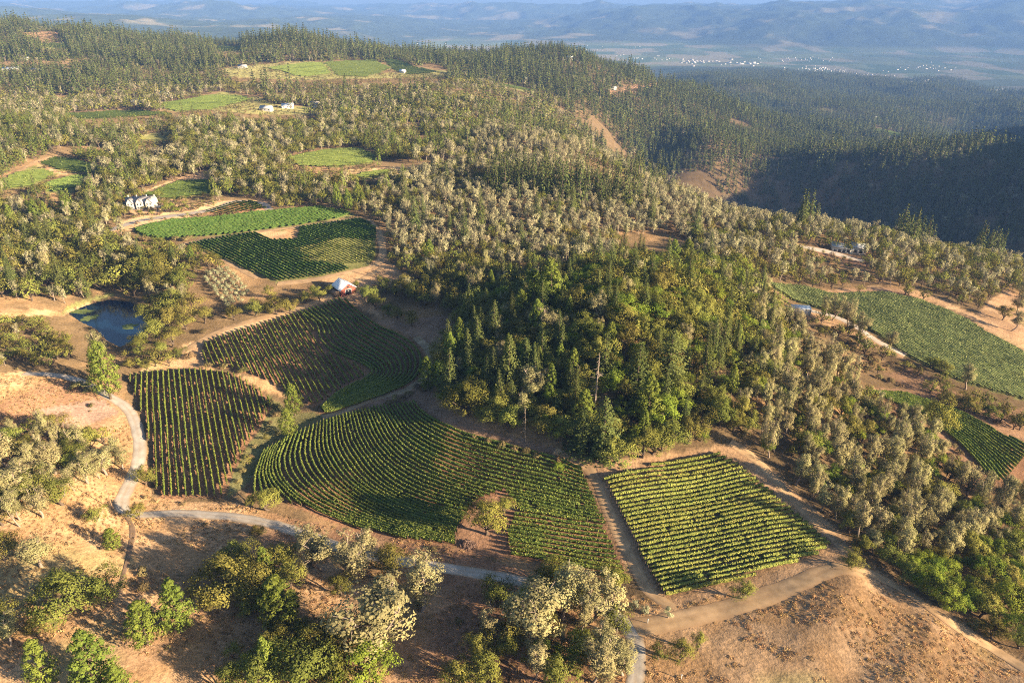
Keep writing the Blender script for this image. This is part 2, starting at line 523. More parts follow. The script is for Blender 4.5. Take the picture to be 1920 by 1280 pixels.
area('clr_mansion', (205, 432), (250, 405), (235, 385), (300, 365), (345, 385), (420, 376), (500, 376), (500, 395), (380, 400), (250, 432))
area('clr_fields', (590, 335), (650, 318), (760, 312), (800, 318), (700, 340), (620, 342))
area('clr_f2', (240, 370), (330, 335), (380, 320), (430, 318), (405, 335), (290, 372))
area('clr_f3', (0, 335), (70, 300), (115, 290), (135, 325), (105, 330), (60, 305), (0, 345))
area('clr_far', (420, 128), (560, 115), (620, 118), (640, 140), (840, 132), (830, 145), (560, 150), (430, 145))
area('clr_far2', (380, 205), (480, 180), (510, 195), (600, 203), (600, 215), (480, 215))
area('clr_far3', (1140, 170), (1190, 160), (1240, 156), (1236, 164), (1190, 176), (1146, 180))
area('clr_far4', (250, 255), (320, 245), (330, 265), (290, 272))
area('clr_far5', (40, 62), (100, 60), (120, 64), (60, 70))
area('clr_far6', (440, 286), (540, 288), (540, 293), (450, 293))
area('clr_far8', (1420, 292), (1470, 296), (1530, 290), (1480, 303), (1440, 302))
area('clr_pondl', (0, 578), (60, 580), (125, 584), (200, 554), (190, 562), (120, 592), (0, 594))
area('scrub_e', (1610, 730), (1700, 780), (1780, 830), (1840, 890), (1850, 935), (1800, 905), (1715, 835), (1640, 775))
area('clr_bl', (360, 640), (390, 690), (500, 712), (540, 745), (500, 736), (440, 698), (330, 690), (260, 700), (280, 680))
CLEAR = [v for k, v in ar.items()]
FIELDS = [v for k, v in ar.items() if k.startswith('block') or k in far_fields]
BARE = [v for k, v in ar.items() if k.startswith('clr') or k.startswith('bare') or k == 'clear_c']
# trees in front of a far field would hide it: the clear ground reaches nearer than the field itself
MARGIN = []
for k in list(far_fields) + ['clr_far', 'clr_far2', 'clr_far4', 'clr_far5', 'clr_mansion', 'block_g', 'clr_house']:
    a = ar[k]
    cyp = np.mean([p[1] for p in a.px])
    dpx = min(30, 18 * FPX / a.w[:, 1].mean())
    MARGIN.append(Area([(p[0], p[1] + (dpx if p[1] >= cyp else 0)) for p in a.px]))
def inside(areas, x, y):
    r = np.zeros(np.shape(x), bool)
    for a in areas:
        r |= a.has(x, y)
    return r

# ------------------------------------------------------------------ ground sheet
DRY = np.array([0.365, 0.226, 0.116])
DRY2 = np.array([0.42, 0.275, 0.156])
SOIL = np.array([0.27, 0.150, 0.085])
FLOOR = np.array([0.150, 0.105, 0.058])
GREEN = np.array([0.085, 0.155, 0.035])
gx, gy, gz = GX.ravel(), GY.ravel(), GZ.ravel()
n1 = fbm(gx, gy, 60, 51, 4)
n2 = fbm(gx, gy, 9, 52, 3)
col = FLOOR[None] + (DRY - FLOOR)[None] * (0.75 * sstep(0.42, 0.75, n1 * 0.6 + n2 * 0.4) * (1 - 0.8 * sstep(500, 900, gy)))[:, None]
dryc = DRY[None] + (DRY2 - DRY)[None] * (sstep(0.35, 0.7, n2))[:, None]
dryc = dryc + (np.array([0.24, 0.135, 0.085]) - dryc) * (0.8 * sstep(0.50, 0.66, n1))[:, None]
dryc = dryc + (np.array([0.32, 0.27, 0.12]) - dryc) * (0.6 * sstep(0.60, 0.75, fbm(gx, gy, 35, 57, 4)))[:, None]
b = inside(BARE, gx, gy) & (gy < 2600)
col[b] = dryc[b]
purp = area('patch_left', (60, 770), (190, 745), (225, 775), (150, 800), (70, 800)).has(gx, gy)
col[purp] = col[purp] * 0.45 + np.array([0.30, 0.22, 0.19]) * 0.55
for k in ('clr_road_b', 'clr_barn', 'clr_d', 'clr_f', 'clr_mansion', 'clr_fields', 'clr_f2', 'clr_eroad'):
    m = ar[k].has(gx, gy)
    col[m] = col[m] * 0.55 + np.array([0.40, 0.262, 0.160]) * 0.45
for k in ('clr_far', 'clr_far2', 'clr_far4'):
    m = ar[k].has(gx, gy)
    col[m] = np.array([0.22, 0.205, 0.085]) * (0.8 + 0.4 * n2[m])[:, None]
for k in ('clr_far3', 'clr_far5', 'clr_far8', 'scrub_e', 'clr_e'):
    m = ar[k].has(gx, gy)
    col[m] = np.array([0.27, 0.165, 0.10]) * (0.75 + 0.5 * n2[m])[:, None]
m = area('bank', (112, 592), (128, 572), (165, 560), (205, 549), (225, 548), (205, 557), (160, 569), (126, 583)).has(gx, gy)
col[m] = np.array([0.22, 0.215, 0.08]) * (0.75 + 0.5 * n2[m])[:, None]
m = ar['clr_swale'].has(gx, gy)
col[m] = np.array([0.15, 0.14, 0.06]) * (0.7 + 0.6 * n2[m])[:, None]
for k in ('clr_knoll', 'clr_c_top'):
    m = ar[k].has(gx, gy)
    col[m] = np.array([0.25, 0.165, 0.11]) * (0.8 + 0.4 * n2[m])[:, None]
for a in FIELDS:
    m = a.has(gx, gy)
    col[m] = (SOIL * 0.95)[None] * (0.75 + 0.5 * n2[m])[:, None]
for k in ('block_d',):
    m = ar[k].has(gx, gy)
    col[m] = np.array([0.36, 0.225, 0.125]) * (0.8 + 0.4 * n2[m])[:, None]
for k in ('bare_h', 'bare_h2', 'clear_c'):
    m = ar[k].has(gx, gy)
    col[m] = dryc[m]
for k in list(far_fields) + ['block_f', 'block_g', 'block_h']:
    m = ar[k].has(gx, gy)
    col[m] = np.array([0.16, 0.16, 0.06]) * (0.75 + 0.5 * n2[m])[:, None]
m = ar['bare_h'].has(gx, gy)
col[m] = dryc[m]
# far country: woods, fields of the valley floor, hazy ranges
fw = sstep(2400, 3000, gy)
wood = np.array([0.045, 0.058, 0.030])[None] * (0.6 + 0.8 * fbm(gx, gy, 120, 61, 4))[:, None]
wood = wood + (np.array([0.30, 0.24, 0.13]) - wood) * (0.5 * sstep(0.60, 0.76, fbm(gx, gy, 500, 62, 6)))[:, None]
vf = fbm(gx, gy, 420, 63, 2)
cell = vnoise(np.floor(gx / 260 + vf) * 17.0, np.floor(gy / 420 + vf) * 13.0, 1.0, 64)
vall = np.array([0.11, 0.13, 0.06])[None] * (0.5 + cell)[:, None]
vall[cell > 0.72] = np.array([0.20, 0.18, 0.11])
vall[cell < 0.25] = np.array([0.07, 0.10, 0.04])
fl = sstep(-395, -428, gz)[:, None] * sstep(4600, 5600, gy)[:, None]
farc = wood * (1 - fl) + vall * fl
col = col * (1 - fw[:, None]) + farc * fw[:, None]
ii, jj = np.meshgrid(np.arange(NV - 1), np.arange(NU - 1), indexing='ij')
q0 = (ii * NU + jj).ravel()
F = np.stack([q0, q0 + 1, q0 + NU + 1, q0 + NU], -1)
gme = mesh_np('ground', np.stack([gx, gy, gz], -1), F, np.concatenate([col, np.ones((len(col), 1))], 1), True, 'albedo')
gm, n, l = new_mat('earth_and_dry_grass')
at_ = N(n, 'ShaderNodeAttribute', attribute_name='albedo')
geo = N(n, 'ShaderNodeNewGeometry')
nz1 = N(n, 'ShaderNodeTexNoise'); nz1.inputs['Scale'].default_value = 0.9; nz1.inputs['Detail'].default_value = 5; nz1.inputs['Roughness'].default_value = 0.65
nz2 = N(n, 'ShaderNodeTexNoise'); nz2.inputs['Scale'].default_value = 0.11; nz2.inputs['Detail'].default_value = 6
nz3 = N(n, 'ShaderNodeTexNoise'); nz3.inputs['Scale'].default_value = 0.012; nz3.inputs['Detail'].default_value = 8
for q in (nz1, nz2, nz3):
    l.new(geo.outputs['Position'], q.inputs['Vector'])
def mr(src, a, b, c, d):
    x = N(n, 'ShaderNodeMapRange')
    for i, v in zip((1, 2, 3, 4), (a, b, c, d)): x.inputs[i].default_value = v
    l.new(src, x.inputs[0])
    return x.outputs[0]
ml = N(n, 'ShaderNodeMath', operation='MULTIPLY')
l.new(mr(nz1.outputs[0], 0.3, 0.7, 0.62, 1.32), ml.inputs[0])
l.new(mr(nz2.outputs[0], 0.3, 0.7, 0.78, 1.2), ml.inputs[1])
ml2 = N(n, 'ShaderNodeMath', operation='MULTIPLY')
l.new(ml.outputs[0], ml2.inputs[0])
l.new(mr(nz3.outputs[0], 0.3, 0.7, 0.85, 1.15), ml2.inputs[1])
hs = N(n, 'ShaderNodeHueSaturation')
l.new(at_.outputs['Color'], hs.inputs['Color'])
l.new(ml2.outputs[0], hs.inputs['Value'])
bd = N(n, 'ShaderNodeBsdfDiffuse')
bd.inputs['Roughness'].default_value = 0.6
l.new(hs.outputs[0], bd.inputs[0])
bp = N(n, 'ShaderNodeBump')
bp.inputs['Strength'].default_value = 0.55
bp.inputs['Distance'].default_value = 0.5
l.new(nz1.outputs[0], bp.inputs['Height'])
l.new(bp.outputs[0], bd.inputs['Normal'])
ou = N(n, 'ShaderNodeOutputMaterial')
l.new(bd.outputs[0], ou.inputs[0])
ground = link('ground', gme, gm)
tag(ground, 'rolling ground of dry tan grass, red soil and distant blue hills', 'ground', kind='structure')

# ------------------------------------------------------------------ roads and tracks, draped on the ground
gravel = plain_mat('pale_gravel', (0.40, 0.36, 0.31), 0.95, 0.18, 0.35, 0.3, 0.0, 0.0)
dirt = plain_mat('tan_dirt', (0.42, 0.285, 0.16), 0.95, 0.28, 0.3, 0.3, 0.0, 0.0)
paved = plain_mat('grey_paving', (0.36, 0.32, 0.28), 0.9, 0.15, 0.3, 0.0, 0.0, 0.1)
def worn(mat, edge):
    # wheel tracks wear the surface clean; verges and the middle stay earthy
    n, l = mat.node_tree.nodes, mat.node_tree.links
    b_ = [x for x in n if x.type == 'BSDF_PRINCIPLED'][0]
    src = b_.inputs['Base Color'].links[0].from_socket
    at2 = N(n, 'ShaderNodeAttribute', attribute_name='tint')
    mx = N(n, 'ShaderNodeMix', data_type='RGBA')
    mx.inputs[6].default_value = (*edge, 1)
    l.new(at2.outputs['Fac'], mx.inputs[0])
    l.new(src, mx.inputs[7])
    l.new(mx.outputs[2], b_.inputs['Base Color'])
worn(gravel, (0.30, 0.215, 0.135))
worn(dirt, (0.33, 0.21, 0.115))
worn(paved, (0.34, 0.25, 0.17))
ROADS = []
def road(name, px, w, mat, label, dz=0.12, wv=0.0):
    P = path(px, 1.6)
    T = np.gradient(P, axis=0)
    T /= np.linalg.norm(T, axis=1, keepdims=True)
    Nn = np.stack([-T[:, 1], T[:, 0]], -1)
    k = 7
    offs = np.linspace(-0.5, 0.5, k)
    ww = w * (1 + wv * (vnoise(P[:, 0], P[:, 1], 9, 71) - 0.5) * 2)
    V = []
    for j, o_ in enumerate(offs):
        jit = (vnoise(P[:, 0] + 50 * j, P[:, 1], 2.2, 72) - 0.5) * 0.5 if j in (0, k - 1) else 0
        q = P + Nn * (o_ * ww + jit)[:, None]
        edge = -0.1 if j in (0, k - 1) else 0.0
        V.append(np.column_stack([q, hgt(q[:, 0], q[:, 1]) + dz + edge]))
    V = np.stack(V, 1)
    m = len(P)
    a, b_ = np.meshgrid(np.arange(m - 1), np.arange(k - 1), indexing='ij')
    q0 = (a * k + b_).ravel()
    prof = np.array([0.0, 0.75, 1.0, 0.62, 1.0, 0.75, 0.0])
    cc_ = np.clip(prof[None] + (vnoise(V[..., 0], V[..., 1], 3.5, 74) - 0.5) * 0.5, 0, 1).ravel()
    me = mesh_np(name, V.reshape(-1, 3), np.stack([q0, q0 + 1, q0 + k + 1, q0 + k], -1)[:, ::-1], np.column_stack([cc_, cc_, cc_, np.ones(len(cc_))]), True)
    o = link(name, me, mat)
    tag(o, label, 'road', kind='structure')
    ROADS.append((P, w))
    return o
road('gravel_road', [(45, 700), (100, 703), (150, 714), (200, 740), (238, 765), (256, 800), (262, 850), (246, 900), (229, 938), (242, 962), (330, 962), (430, 968), (500, 980), (570, 1000), (650, 1030), (740, 1050), (830, 1064), (920, 1078), (1010, 1098), (1110, 1130), (1172, 1170), (1194, 1215), (1190, 1290)], 4.6, gravel, 'pale gravel road winding past the vine blocks to the bottom edge')
road('dirt_road', [(1190, 1178), (1262, 1163), (1400, 1130), (1500, 1092), (1560, 1068), (1615, 1072)], 6.5, dirt, 'wide tan dirt road along the foot of the square vine block', 0.14, 0.15)
road('dirt_track', [(1560, 1060), (1640, 1078), (1700, 1110), (1780, 1165), (1860, 1215), (1925, 1255)], 4.2, dirt, 'tan dirt track running down beside the bright green trees', 0.18, 0.2)
road('dirt_lane', [(1040, 845), (1085, 868), (1112, 890), (1142, 960), (1185, 1050), (1215, 1105), (1262, 1140)], 3.8, dirt, 'dirt lane between the curved vine rows and the square block', 0.12, 0.2)
road('dirt_lane', [(1370, 828), (1420, 865), (1500, 950), (1560, 1005), (1590, 1035)], 4.0, dirt, 'dirt lane between the square vine block and the pale pines', 0.12, 0.2)
road('dirt_lane', [(322, 668), (420, 618), (560, 578), (635, 548), (700, 512), (722, 498)], 4.5, dirt, 'tan dirt lane along the top of the shaded vines to the barn', 0.12, 0.2)
road('dirt_lane', [(520, 532), (600, 522), (690, 502), (716, 482), (712, 440), (690, 412)], 5.0, dirt, 'dirt lane along the near edge of the sunlit upper vineyard', 0.12, 0.2)
road('dirt_lane', [(604, 782), (640, 772), (700, 748), (766, 728), (800, 698), (806, 660), (780, 632)], 3.6, plain_mat('dry_grass_track', (0.27, 0.20, 0.12), 0.95, 0.25, 0.3, 0.3), 'grassy track curving between the snaking vine rows and the fan of vines', 0.12, 0.2)
road('paved_lane', [(1500, 578), (1560, 592), (1605, 613), (1650, 642), (1698, 666)], 5.0, paved, 'short grey paved lane below the large right vineyard', 0.12)
road('dirt_lane', [(386, 470), (430, 494), (482, 522)], 3.5, dirt, 'pale lane between the olive grove and the upper vineyard', 0.12, 0.2)
road('driveway', [(205, 432), (262, 414), (330, 404), (400, 393), (440, 378), (490, 382), (506, 394)], 7.0, paved, 'grey driveway in front of the white country house', 0.15, 0.2)
road('dirt_lane', [(345, 456), (430, 442), (560, 425), (680, 408)], 4.0, dirt, 'thin tan lane dividing the two upper vineyard blocks', 0.12, 0.2)
road('dirt_lane', [(0, 338), (66, 304), (112, 292)], 5.0, dirt, 'tan lane round the top of the distant left vineyard', 0.2, 0.2)
road('dirt_lane', [(248, 374), (300, 352), (345, 336)], 5.0, dirt, 'tan lane behind the white country house', 0.2, 0.2)
road('dirt_lane', [(380, 336), (390, 324), (425, 318)], 5.0, dirt, 'short tan lane curling above the house vineyard', 0.2, 0.2)
road('dirt_lane', [(1500, 462), (1560, 474), (1620, 490)], 8.0, paved, 'pale forecourt beside the flat roofed house', 0.15, 0.2)
road('footpath', [(234, 962), (248, 990), (243, 1030), (232, 1075), (222, 1110)], 1.6, plain_mat('dark_path', (0.20, 0.13, 0.08), 0.95, 0.25, 0.5), 'narrow dark footpath dropping from the road junction through dry grass', 0.1, 0.2)
def near_road(x, y, pad):
    r = np.zeros(np.shape(x), bool)
    for P, w in ROADS:
        lo, hi = P.min(0) - w - pad, P.max(0) + w + pad
        k = (x > lo[0]) & (x < hi[0]) & (y > lo[1]) & (y < hi[1])
        if k.any():
            xs, ys = x[k], y[k]
            d = np.full(xs.shape, 1e9)
            for p in P[::2]:
                d = np.minimum(d, (xs - p[0]) ** 2 + (ys - p[1]) ** 2)
            r[k] |= d < (w / 2 + pad) ** 2
    return r

# ------------------------------------------------------------------ pond
wm, n, l = new_mat('pond_water')
pb = N(n, 'ShaderNodeBsdfPrincipled')
pb.inputs['Base Color'].default_value = (0.004, 0.020, 0.050, 1)
pb.inputs['Roughness'].default_value = 0.08
pb.inputs['IOR'].default_value = 1.33
wn = N(n, 'ShaderNodeTexNoise'); wn.inputs['Scale'].default_value = 1.3; wn.inputs['Detail'].default_value = 4
wt = N(n, 'ShaderNodeNewGeometry')
l.new(wt.outputs['Position'], wn.inputs['Vector'])
wb = N(n, 'ShaderNodeBump'); wb.inputs['Strength'].default_value = 0.10; wb.inputs['Distance'].default_value = 0.1
l.new(wn.outputs[0], wb.inputs['Height'])
l.new(wb.outputs[0], pb.inputs['Normal'])
wo_ = N(n, 'ShaderNodeOutputMaterial')
l.new(pb.outputs[0], wo_.inputs[0])
def flat_poly(name, P, z, mat):
    P = np.asarray(P)
    c = P.mean(0)
    V = np.vstack([np.column_stack([P, np.full(len(P), z)]), [[c[0], c[1], z]]])
    k = len(P)
    Fc = np.array([[i, (i + 1) % k, k] for i in range(k)])
    me = mesh_np(name, V, Fc)
    return link(name, me, mat)
pw = pond.w + (pond.w - pond.w.mean(0)) * 0.02
w_ = flat_poly('pond_water', pw, POND_Z, wm)
tag(w_, 'dark blue farm pond among the oaks', 'pond', kind='structure')
algae = plain_mat('green_algae', (0.13, 0.165, 0.045), 0.8, 0.35, 1.2)
for cx_, cy_, rx, ry, lb in [(150, 588, 22, 5, 'long mat of green algae along the near left shore of the pond'), (168, 601, 16, 6, 'wide mat of green algae off the left shore of the pond'), (243, 617, 14, 5, 'thin patch of green algae on the near right of the pond')]:
    c = at(cx_, cy_)[:2]
    k = 30
    th = np.linspace(0, 2 * math.pi, k, endpoint=False)
    r_ = 1 + 0.45 * (vnoise(np.cos(th) * 2 + cx_, np.sin(th) * 2, 0.7, 9) - 0.5) * 2
    s_ = 0.29
    P = np.column_stack([c[0] + np.cos(th) * rx * s_ * r_, c[1] + np.sin(th) * ry * s_ * 2.2 * r_])
    tag(flat_poly('algae_mat', P, POND_Z + 0.03, algae), lb, 'algae', 'green algae mats on the pond')
# ------------------------------------------------------------------ vineyards: every row near the camera is a thing of its own
vine_a = leaf_mat('vine_leaves_yellow_green', (0.085, 0.125, 0.022), (0.25, 0.27, 0.055), 0.01, 0.15, 0.15)
vine_b = leaf_mat('vine_leaves_deep_green', (0.075, 0.115, 0.024), (0.225, 0.250, 0.058), 0.01, 0.15, 0.15)
vine_d = leaf_mat('vine_leaves_light_green', (0.125, 0.155, 0.034), (0.33, 0.32, 0.085), 0.01, 0.15, 0.15)
wood_m = plain_mat('vine_wood', (0.10, 0.07, 0.045), 0.9, 0.3, 3)
def quads(C, Nrm, size, asp, rg):
    """leaf cards: centres, facing directions, sizes -> verts, faces"""
    k = len(C)
    Nrm = Nrm / (np.linalg.norm(Nrm, axis=1, keepdims=True) + 1e-9)
    r = rg.normal(size=(k, 3))
    T = np.cross(Nrm, r)
    T /= np.linalg.norm(T, axis=1, keepdims=True) + 1e-9
    B = np.cross(Nrm, T)
    s = (size * 0.5)[:, None]
    a, b_ = T * s, B * s * asp
    bend = Nrm * s * 0.35
    V = np.stack([C - a - b_ * 0.6, C + a * 0.2 - b_ - bend, C + a + b_ * 0.5, C - a * 0.3 + b_ - bend], 1).reshape(-1, 3)
    Fq = np.arange(k * 4).reshape(k, 4)
    return V, Fq

def row_mesh(P, h=1.9, hw=0.42, base=0.55, per_m=13, leaf=0.42, rg=rng, gap=0.12, gseed=1, hull_step=0.7):
    """one vine row along P (2D): ragged leafy hedge on its wires"""
    Z = hgt(P[:, 0], P[:, 1])
    L = np.concatenate([[0], np.cumsum(np.hypot(*np.diff(P, axis=0).T))])
    T = np.gradient(P, axis=0)
    T /= np.linalg.norm(T, axis=1, keepdims=True) + 1e-9
    Nn = np.stack([-T[:, 1], T[:, 0]], -1)
    m = len(P)
    vig = 0.62 + 0.62 * vnoise(P[:, 0], P[:, 1], 7, 80 + gseed) + 0.3 * (vnoise(P[:, 0] * 1.0, P[:, 1], 1.6, 90 + gseed) - 0.5)
    vig = np.clip(vig, 0.3, 1.35)
    miss = vnoise(P[:, 0], P[:, 1], 2.0, 95 + gseed) < gap
    vig = np.where(miss, 0.25, vig)
    ring = np.array([(-0.55, 0.0), (-1.0, 0.45), (-0.55, 0.95), (0.5, 1.0), (1.0, 0.5), (0.55, 0.0)])
    k = len(ring)
    top = base + (h - base) * (0.45 + 0.55 * vig)
    V = np.empty((m, k, 3))
    for j, (a, b_) in enumerate(ring):
        jit = rg.uniform(-0.16, 0.16, m)
        q = P + Nn * (a * hw * 0.72 * vig + jit)[:, None]
        V[:, j, :2] = q
        V[:, j, 2] = Z + base + (top - base) * b_ * 0.9 + rg.uniform(-0.12, 0.12, m)
    ia, ib = np.meshgrid(np.arange(m - 1), np.arange(k), indexing='ij')
    i0 = (ia * k + ib).ravel()
    i1 = (ia * k + (ib + 1) % k).ravel()
    Fh = np.stack([i0, i1, i1 + k, i0 + k], -1)
    Vh = V.reshape(-1, 3)
    ch = np.repeat(rg.uniform(0.0, 0.35, m), k)
    nl = max(4, int(L[-1] * per_m))
    s = rg.uniform(0, L[-1], nl)
    vi = np.interp(s, L, vig)
    keep = rg.uniform(0, 1, nl) < vi
    s, vi = s[keep], vi[keep]
    c = np.column_stack([np.interp(s, L, P[:, 0]), np.interp(s, L, P[:, 1])])
    nx = np.column_stack([np.interp(s, L, Nn[:, 0]), np.interp(s, L, Nn[:, 1])])
    zz_ = np.interp(s, L, Z)
    th = rg.uniform(-0.25, math.pi + 0.25, len(s))
    rad = rg.uniform(0.75, 1.12, len(s))
    lat = np.cos(th) * hw * rad * (0.6 + 0.5 * vi)
    tp = np.interp(s, L, top)
    up = (base + tp) / 2 + np.sin(th) * (tp - base) / 2 * rad
    C = np.column_stack([c + nx * lat[:, None], zz_ + up])
    nr = np.column_stack([nx * np.cos(th)[:, None], np.sin(th)]) + rg.normal(size=(len(s), 3)) * 0.35
    Vq, Fq = quads(C, nr, rg.uniform(0.7, 1.3, len(s)) * leaf, 0.8, rg)
    cl = np.repeat(np.clip(rg.uniform(0.15, 1.0, len(s)), 0, 1), 4)
    Vv = np.vstack([Vh, Vq])
    Ff = np.vstack([Fh, Fq + len(Vh)])
    cc = np.concatenate([ch, cl])
    return Vv, Ff, np.column_stack([cc, cc, cc, np.ones(len(cc))])

def clip_runs(P, inc, exc=()):
    m = inc.has(P[:, 0], P[:, 1])
    for e in exc:
        m &= ~e.has(P[:, 0], P[:, 1])
    runs, cur = [], []
    for i in range(len(P)):
        if m[i]:
            cur.append(i)
        else:
            if len(cur) > 6: runs.append(P[cur])
            cur = []
    if len(cur) > 6: runs.append(P[cur])
    return runs

def straight_rows(areaobj, pa, pb, spacing, step=0.7, exc=()):
    A, B = at(*pa)[:2], at(*pb)[:2]
    d = (B - A) / np.linalg.norm(B - A)
    nn = np.array([-d[1], d[0]])
    c = areaobj.w
    o0 = ((c - A) @ nn)
    t0 = ((c - A) @ d)
    out = []
    for o_ in np.arange(o0.min() + spacing * 0.5, o0.max(), spacing):
        t = np.arange(t0.min() - 2, t0.max() + 2, step)
        P = A + nn * o_ + d * t[:, None]
        # plantings are never ruler straight
        P = P + nn * ((vnoise(P[:, 0], P[:, 1], 25, 101) - 0.5) * 0.5)[:, None]
        out += clip_runs(P, areaobj, exc)
    return out

def guided_rows(guides_px, counts, areaobj, step=0.7, exc=()):
    G = [smooth_line([at(*p)[:2] for p in g], 1.0) for g in guides_px]
    K = 90
    R = []
    for g in G:
        L = np.concatenate([[0], np.cumsum(np.hypot(*np.diff(g, axis=0).T))])
        s = np.linspace(0, L[-1], K)
        R.append(np.column_stack([np.interp(s, L, g[:, 0]), np.interp(s, L, g[:, 1])]))
    out = []
    for i, n__ in enumerate(counts):
        for k in range(n__):
            f = k / n__
            P = R[i] * (1 - f) + R[i + 1] * f
            out += clip_runs(smooth_line(P, step), areaobj, exc)
    return out

END_POST = mesh_np('end_post', np.array([[x, y, z] for z in (-0.3, 2.0) for y in (-0.07, 0.07) for x in (-0.07, 0.07)]), np.array([[0, 2, 3, 1], [4, 5, 7, 6], [0, 1, 5, 4], [2, 6, 7, 3], [0, 4, 6, 2], [1, 3, 7, 5]]))
def place_rows(rows, mat, group, lab, kw, mindist=4.5, seed=0):
    n__ = 0
    for i, P in enumerate(rows):
        if len(P) * 0.7 < mindist: continue
        n__ += 1
        rg = np.random.default_rng(1000 + seed * 500 + i)
        V, Fx, cc = row_mesh(P, rg=rg, gseed=seed, **kw)
        c0 = np.array([P[len(P) // 2][0], P[len(P) // 2][1], 0.0])
        c0[2] = hgt(c0[0], c0[1])
        me = mesh_np('vine_row', V - c0, Fx, cc)
        o = link('vine_row', me, mat, loc=c0)
        tag(o, lab.format(ordinal(n__)), 'vine row', group)
        if seed in (1, 4, 5, 6, 8):
            for e, f_ in ((0, 1), (-1, -2)):
                out_ = (P[e] - P[f_]) / np.linalg.norm(P[e] - P[f_]) * 0.4
                q_ = P[e] + out_
                link('end_post', END_POST, wood_m, o, (q_[0] - c0[0], q_[1] - c0[1], float(hgt(q_[0], q_[1])) - c0[2]))
    return n__

rows_a = straight_rows(ar['block_a'], (337, 694), (363, 934), 2.25)
rows_a.sort(key=lambda P: P[:, 0].mean())
na = place_rows(rows_a, vine_a, 'rows of the straight vine block beside the gravel road', '{} vine row from the gravel road in the straight left block', dict(h=1.85, hw=0.34, per_m=12, leaf=0.38, gap=0.16), seed=1)
rows_b1 = straight_rows(ar['block_b1'], (387, 636), (409, 690), 2.4)
rows_b1.sort(key=lambda P: P[:, 0].mean())
nb1 = place_rows(rows_b1, vine_a, 'rows of the shaded straight vine block', '{} vine row from the left end of the shaded straight block', dict(h=1.8, hw=0.36, per_m=9, leaf=0.45, gap=0.2), seed=2)
gB_in = [(556, 590), (585, 612), (592, 640), (612, 662), (655, 678), (686, 692), (690, 702), (668, 720), (630, 742), (602, 768)]
gB_out = [(648, 556), (675, 582), (712, 608), (765, 632), (795, 660), (797, 690), (780, 716), (735, 738), (680, 757), (612, 778)]
rows_b2 = guided_rows([gB_in, gB_out], [13], ar['block_b2'])
nb2 = place_rows(rows_b2, vine_b, 'snaking vine rows on the shaded slope', '{} snaking vine row, counted outward from the shaded straight block', dict(h=1.9, hw=0.5, per_m=10, leaf=0.5, gap=0.04), seed=3)
gC = [
    [(768, 748), (800, 782), (860, 812), (950, 838), (1040, 862), (1110, 890)],
    [(706, 762), (745, 828), (810, 872), (900, 905), (1010, 932), (1135, 958)],
    [(648, 775), (664, 836), (712, 898), (790, 943), (880, 968), (1000, 992), (1165, 1030)],
    [(596, 790), (592, 850), (622, 904), (680, 946), (770, 985), (900, 1022), (1050, 1050), (1185, 1085)],
    [(545, 815), (524, 872), (546, 918), (600, 956), (700, 994), (850, 1036), (1000, 1066), (1150, 1104)],
    [(536, 818), (512, 872), (532, 920), (586, 960), (690, 1002), (850, 1046), (1000, 1074), (1150, 1112)],
]
rows_c = guided_rows(gC, [10, 10, 9, 7, 2], ar['block_c'], exc=[ar['clear_c'], ar['c_right']])
nc = place_rows(rows_c, vine_b, 'fan of curved vine rows in the middle block', '{} curved vine row in the middle fan, counting from the wood down', dict(h=1.9, hw=0.43, per_m=13, leaf=0.42, gap=0.06), seed=4)
rows_cr = straight_rows(ar['c_right'], (983, 971), (1133, 994), 2.0)
rows_cr.sort(key=lambda P: -P[:, 1].mean())
ncr = place_rows(rows_cr, vine_b, 'rows of the small vine block right of the clearing', '{} row down in the small vine block right of the tree clearing', dict(h=1.95, hw=0.56, per_m=15, leaf=0.46, gap=0.04), seed=8)
gC2 = [[(538, 820), (518, 850), (512, 890), (532, 920), (565, 950)], [(492, 846), (478, 880), (466, 912), (462, 930)]]
rows_c2 = guided_rows(gC2, [6], ar['block_c'])
nc2 = place_rows(rows_c2, vine_b, 'short vine rows at the end of the middle fan', '{} short vine row at the lower end of the middle fan', dict(h=1.9, hw=0.45, per_m=13, gap=0.05), seed=5)
rows_d = straight_rows(ar['block_d'], (1133, 918), (1407, 866), 1.9)
rows_d.sort(key=lambda P: -P[:, 1].mean())
nd = place_rows(rows_d, vine_d, 'rows of the sunlit square vine block', '{} row down from the wood in the sunlit square vine block', dict(h=1.9, hw=0.60, per_m=16, leaf=0.48, gap=0.08), seed=6)
gE = [[(1690, 730), (1800, 768), (1880, 808), (1935, 838)], [(1628, 734), (1700, 772), (1775, 818), (1835, 880), (1862, 925)]]
rows_e = guided_rows(gE, [17], ar['block_e'])
ne = place_rows(rows_e, vine_b, 'rows of the small vine block at the edge of the pines', '{} vine row from the top in the small block beyond the pines', dict(h=1.9, hw=0.5, per_m=10, leaf=0.5, gap=0.04), seed=7)
print('vine rows', na, nb1, nb2, nc, nc2, nd, ne)

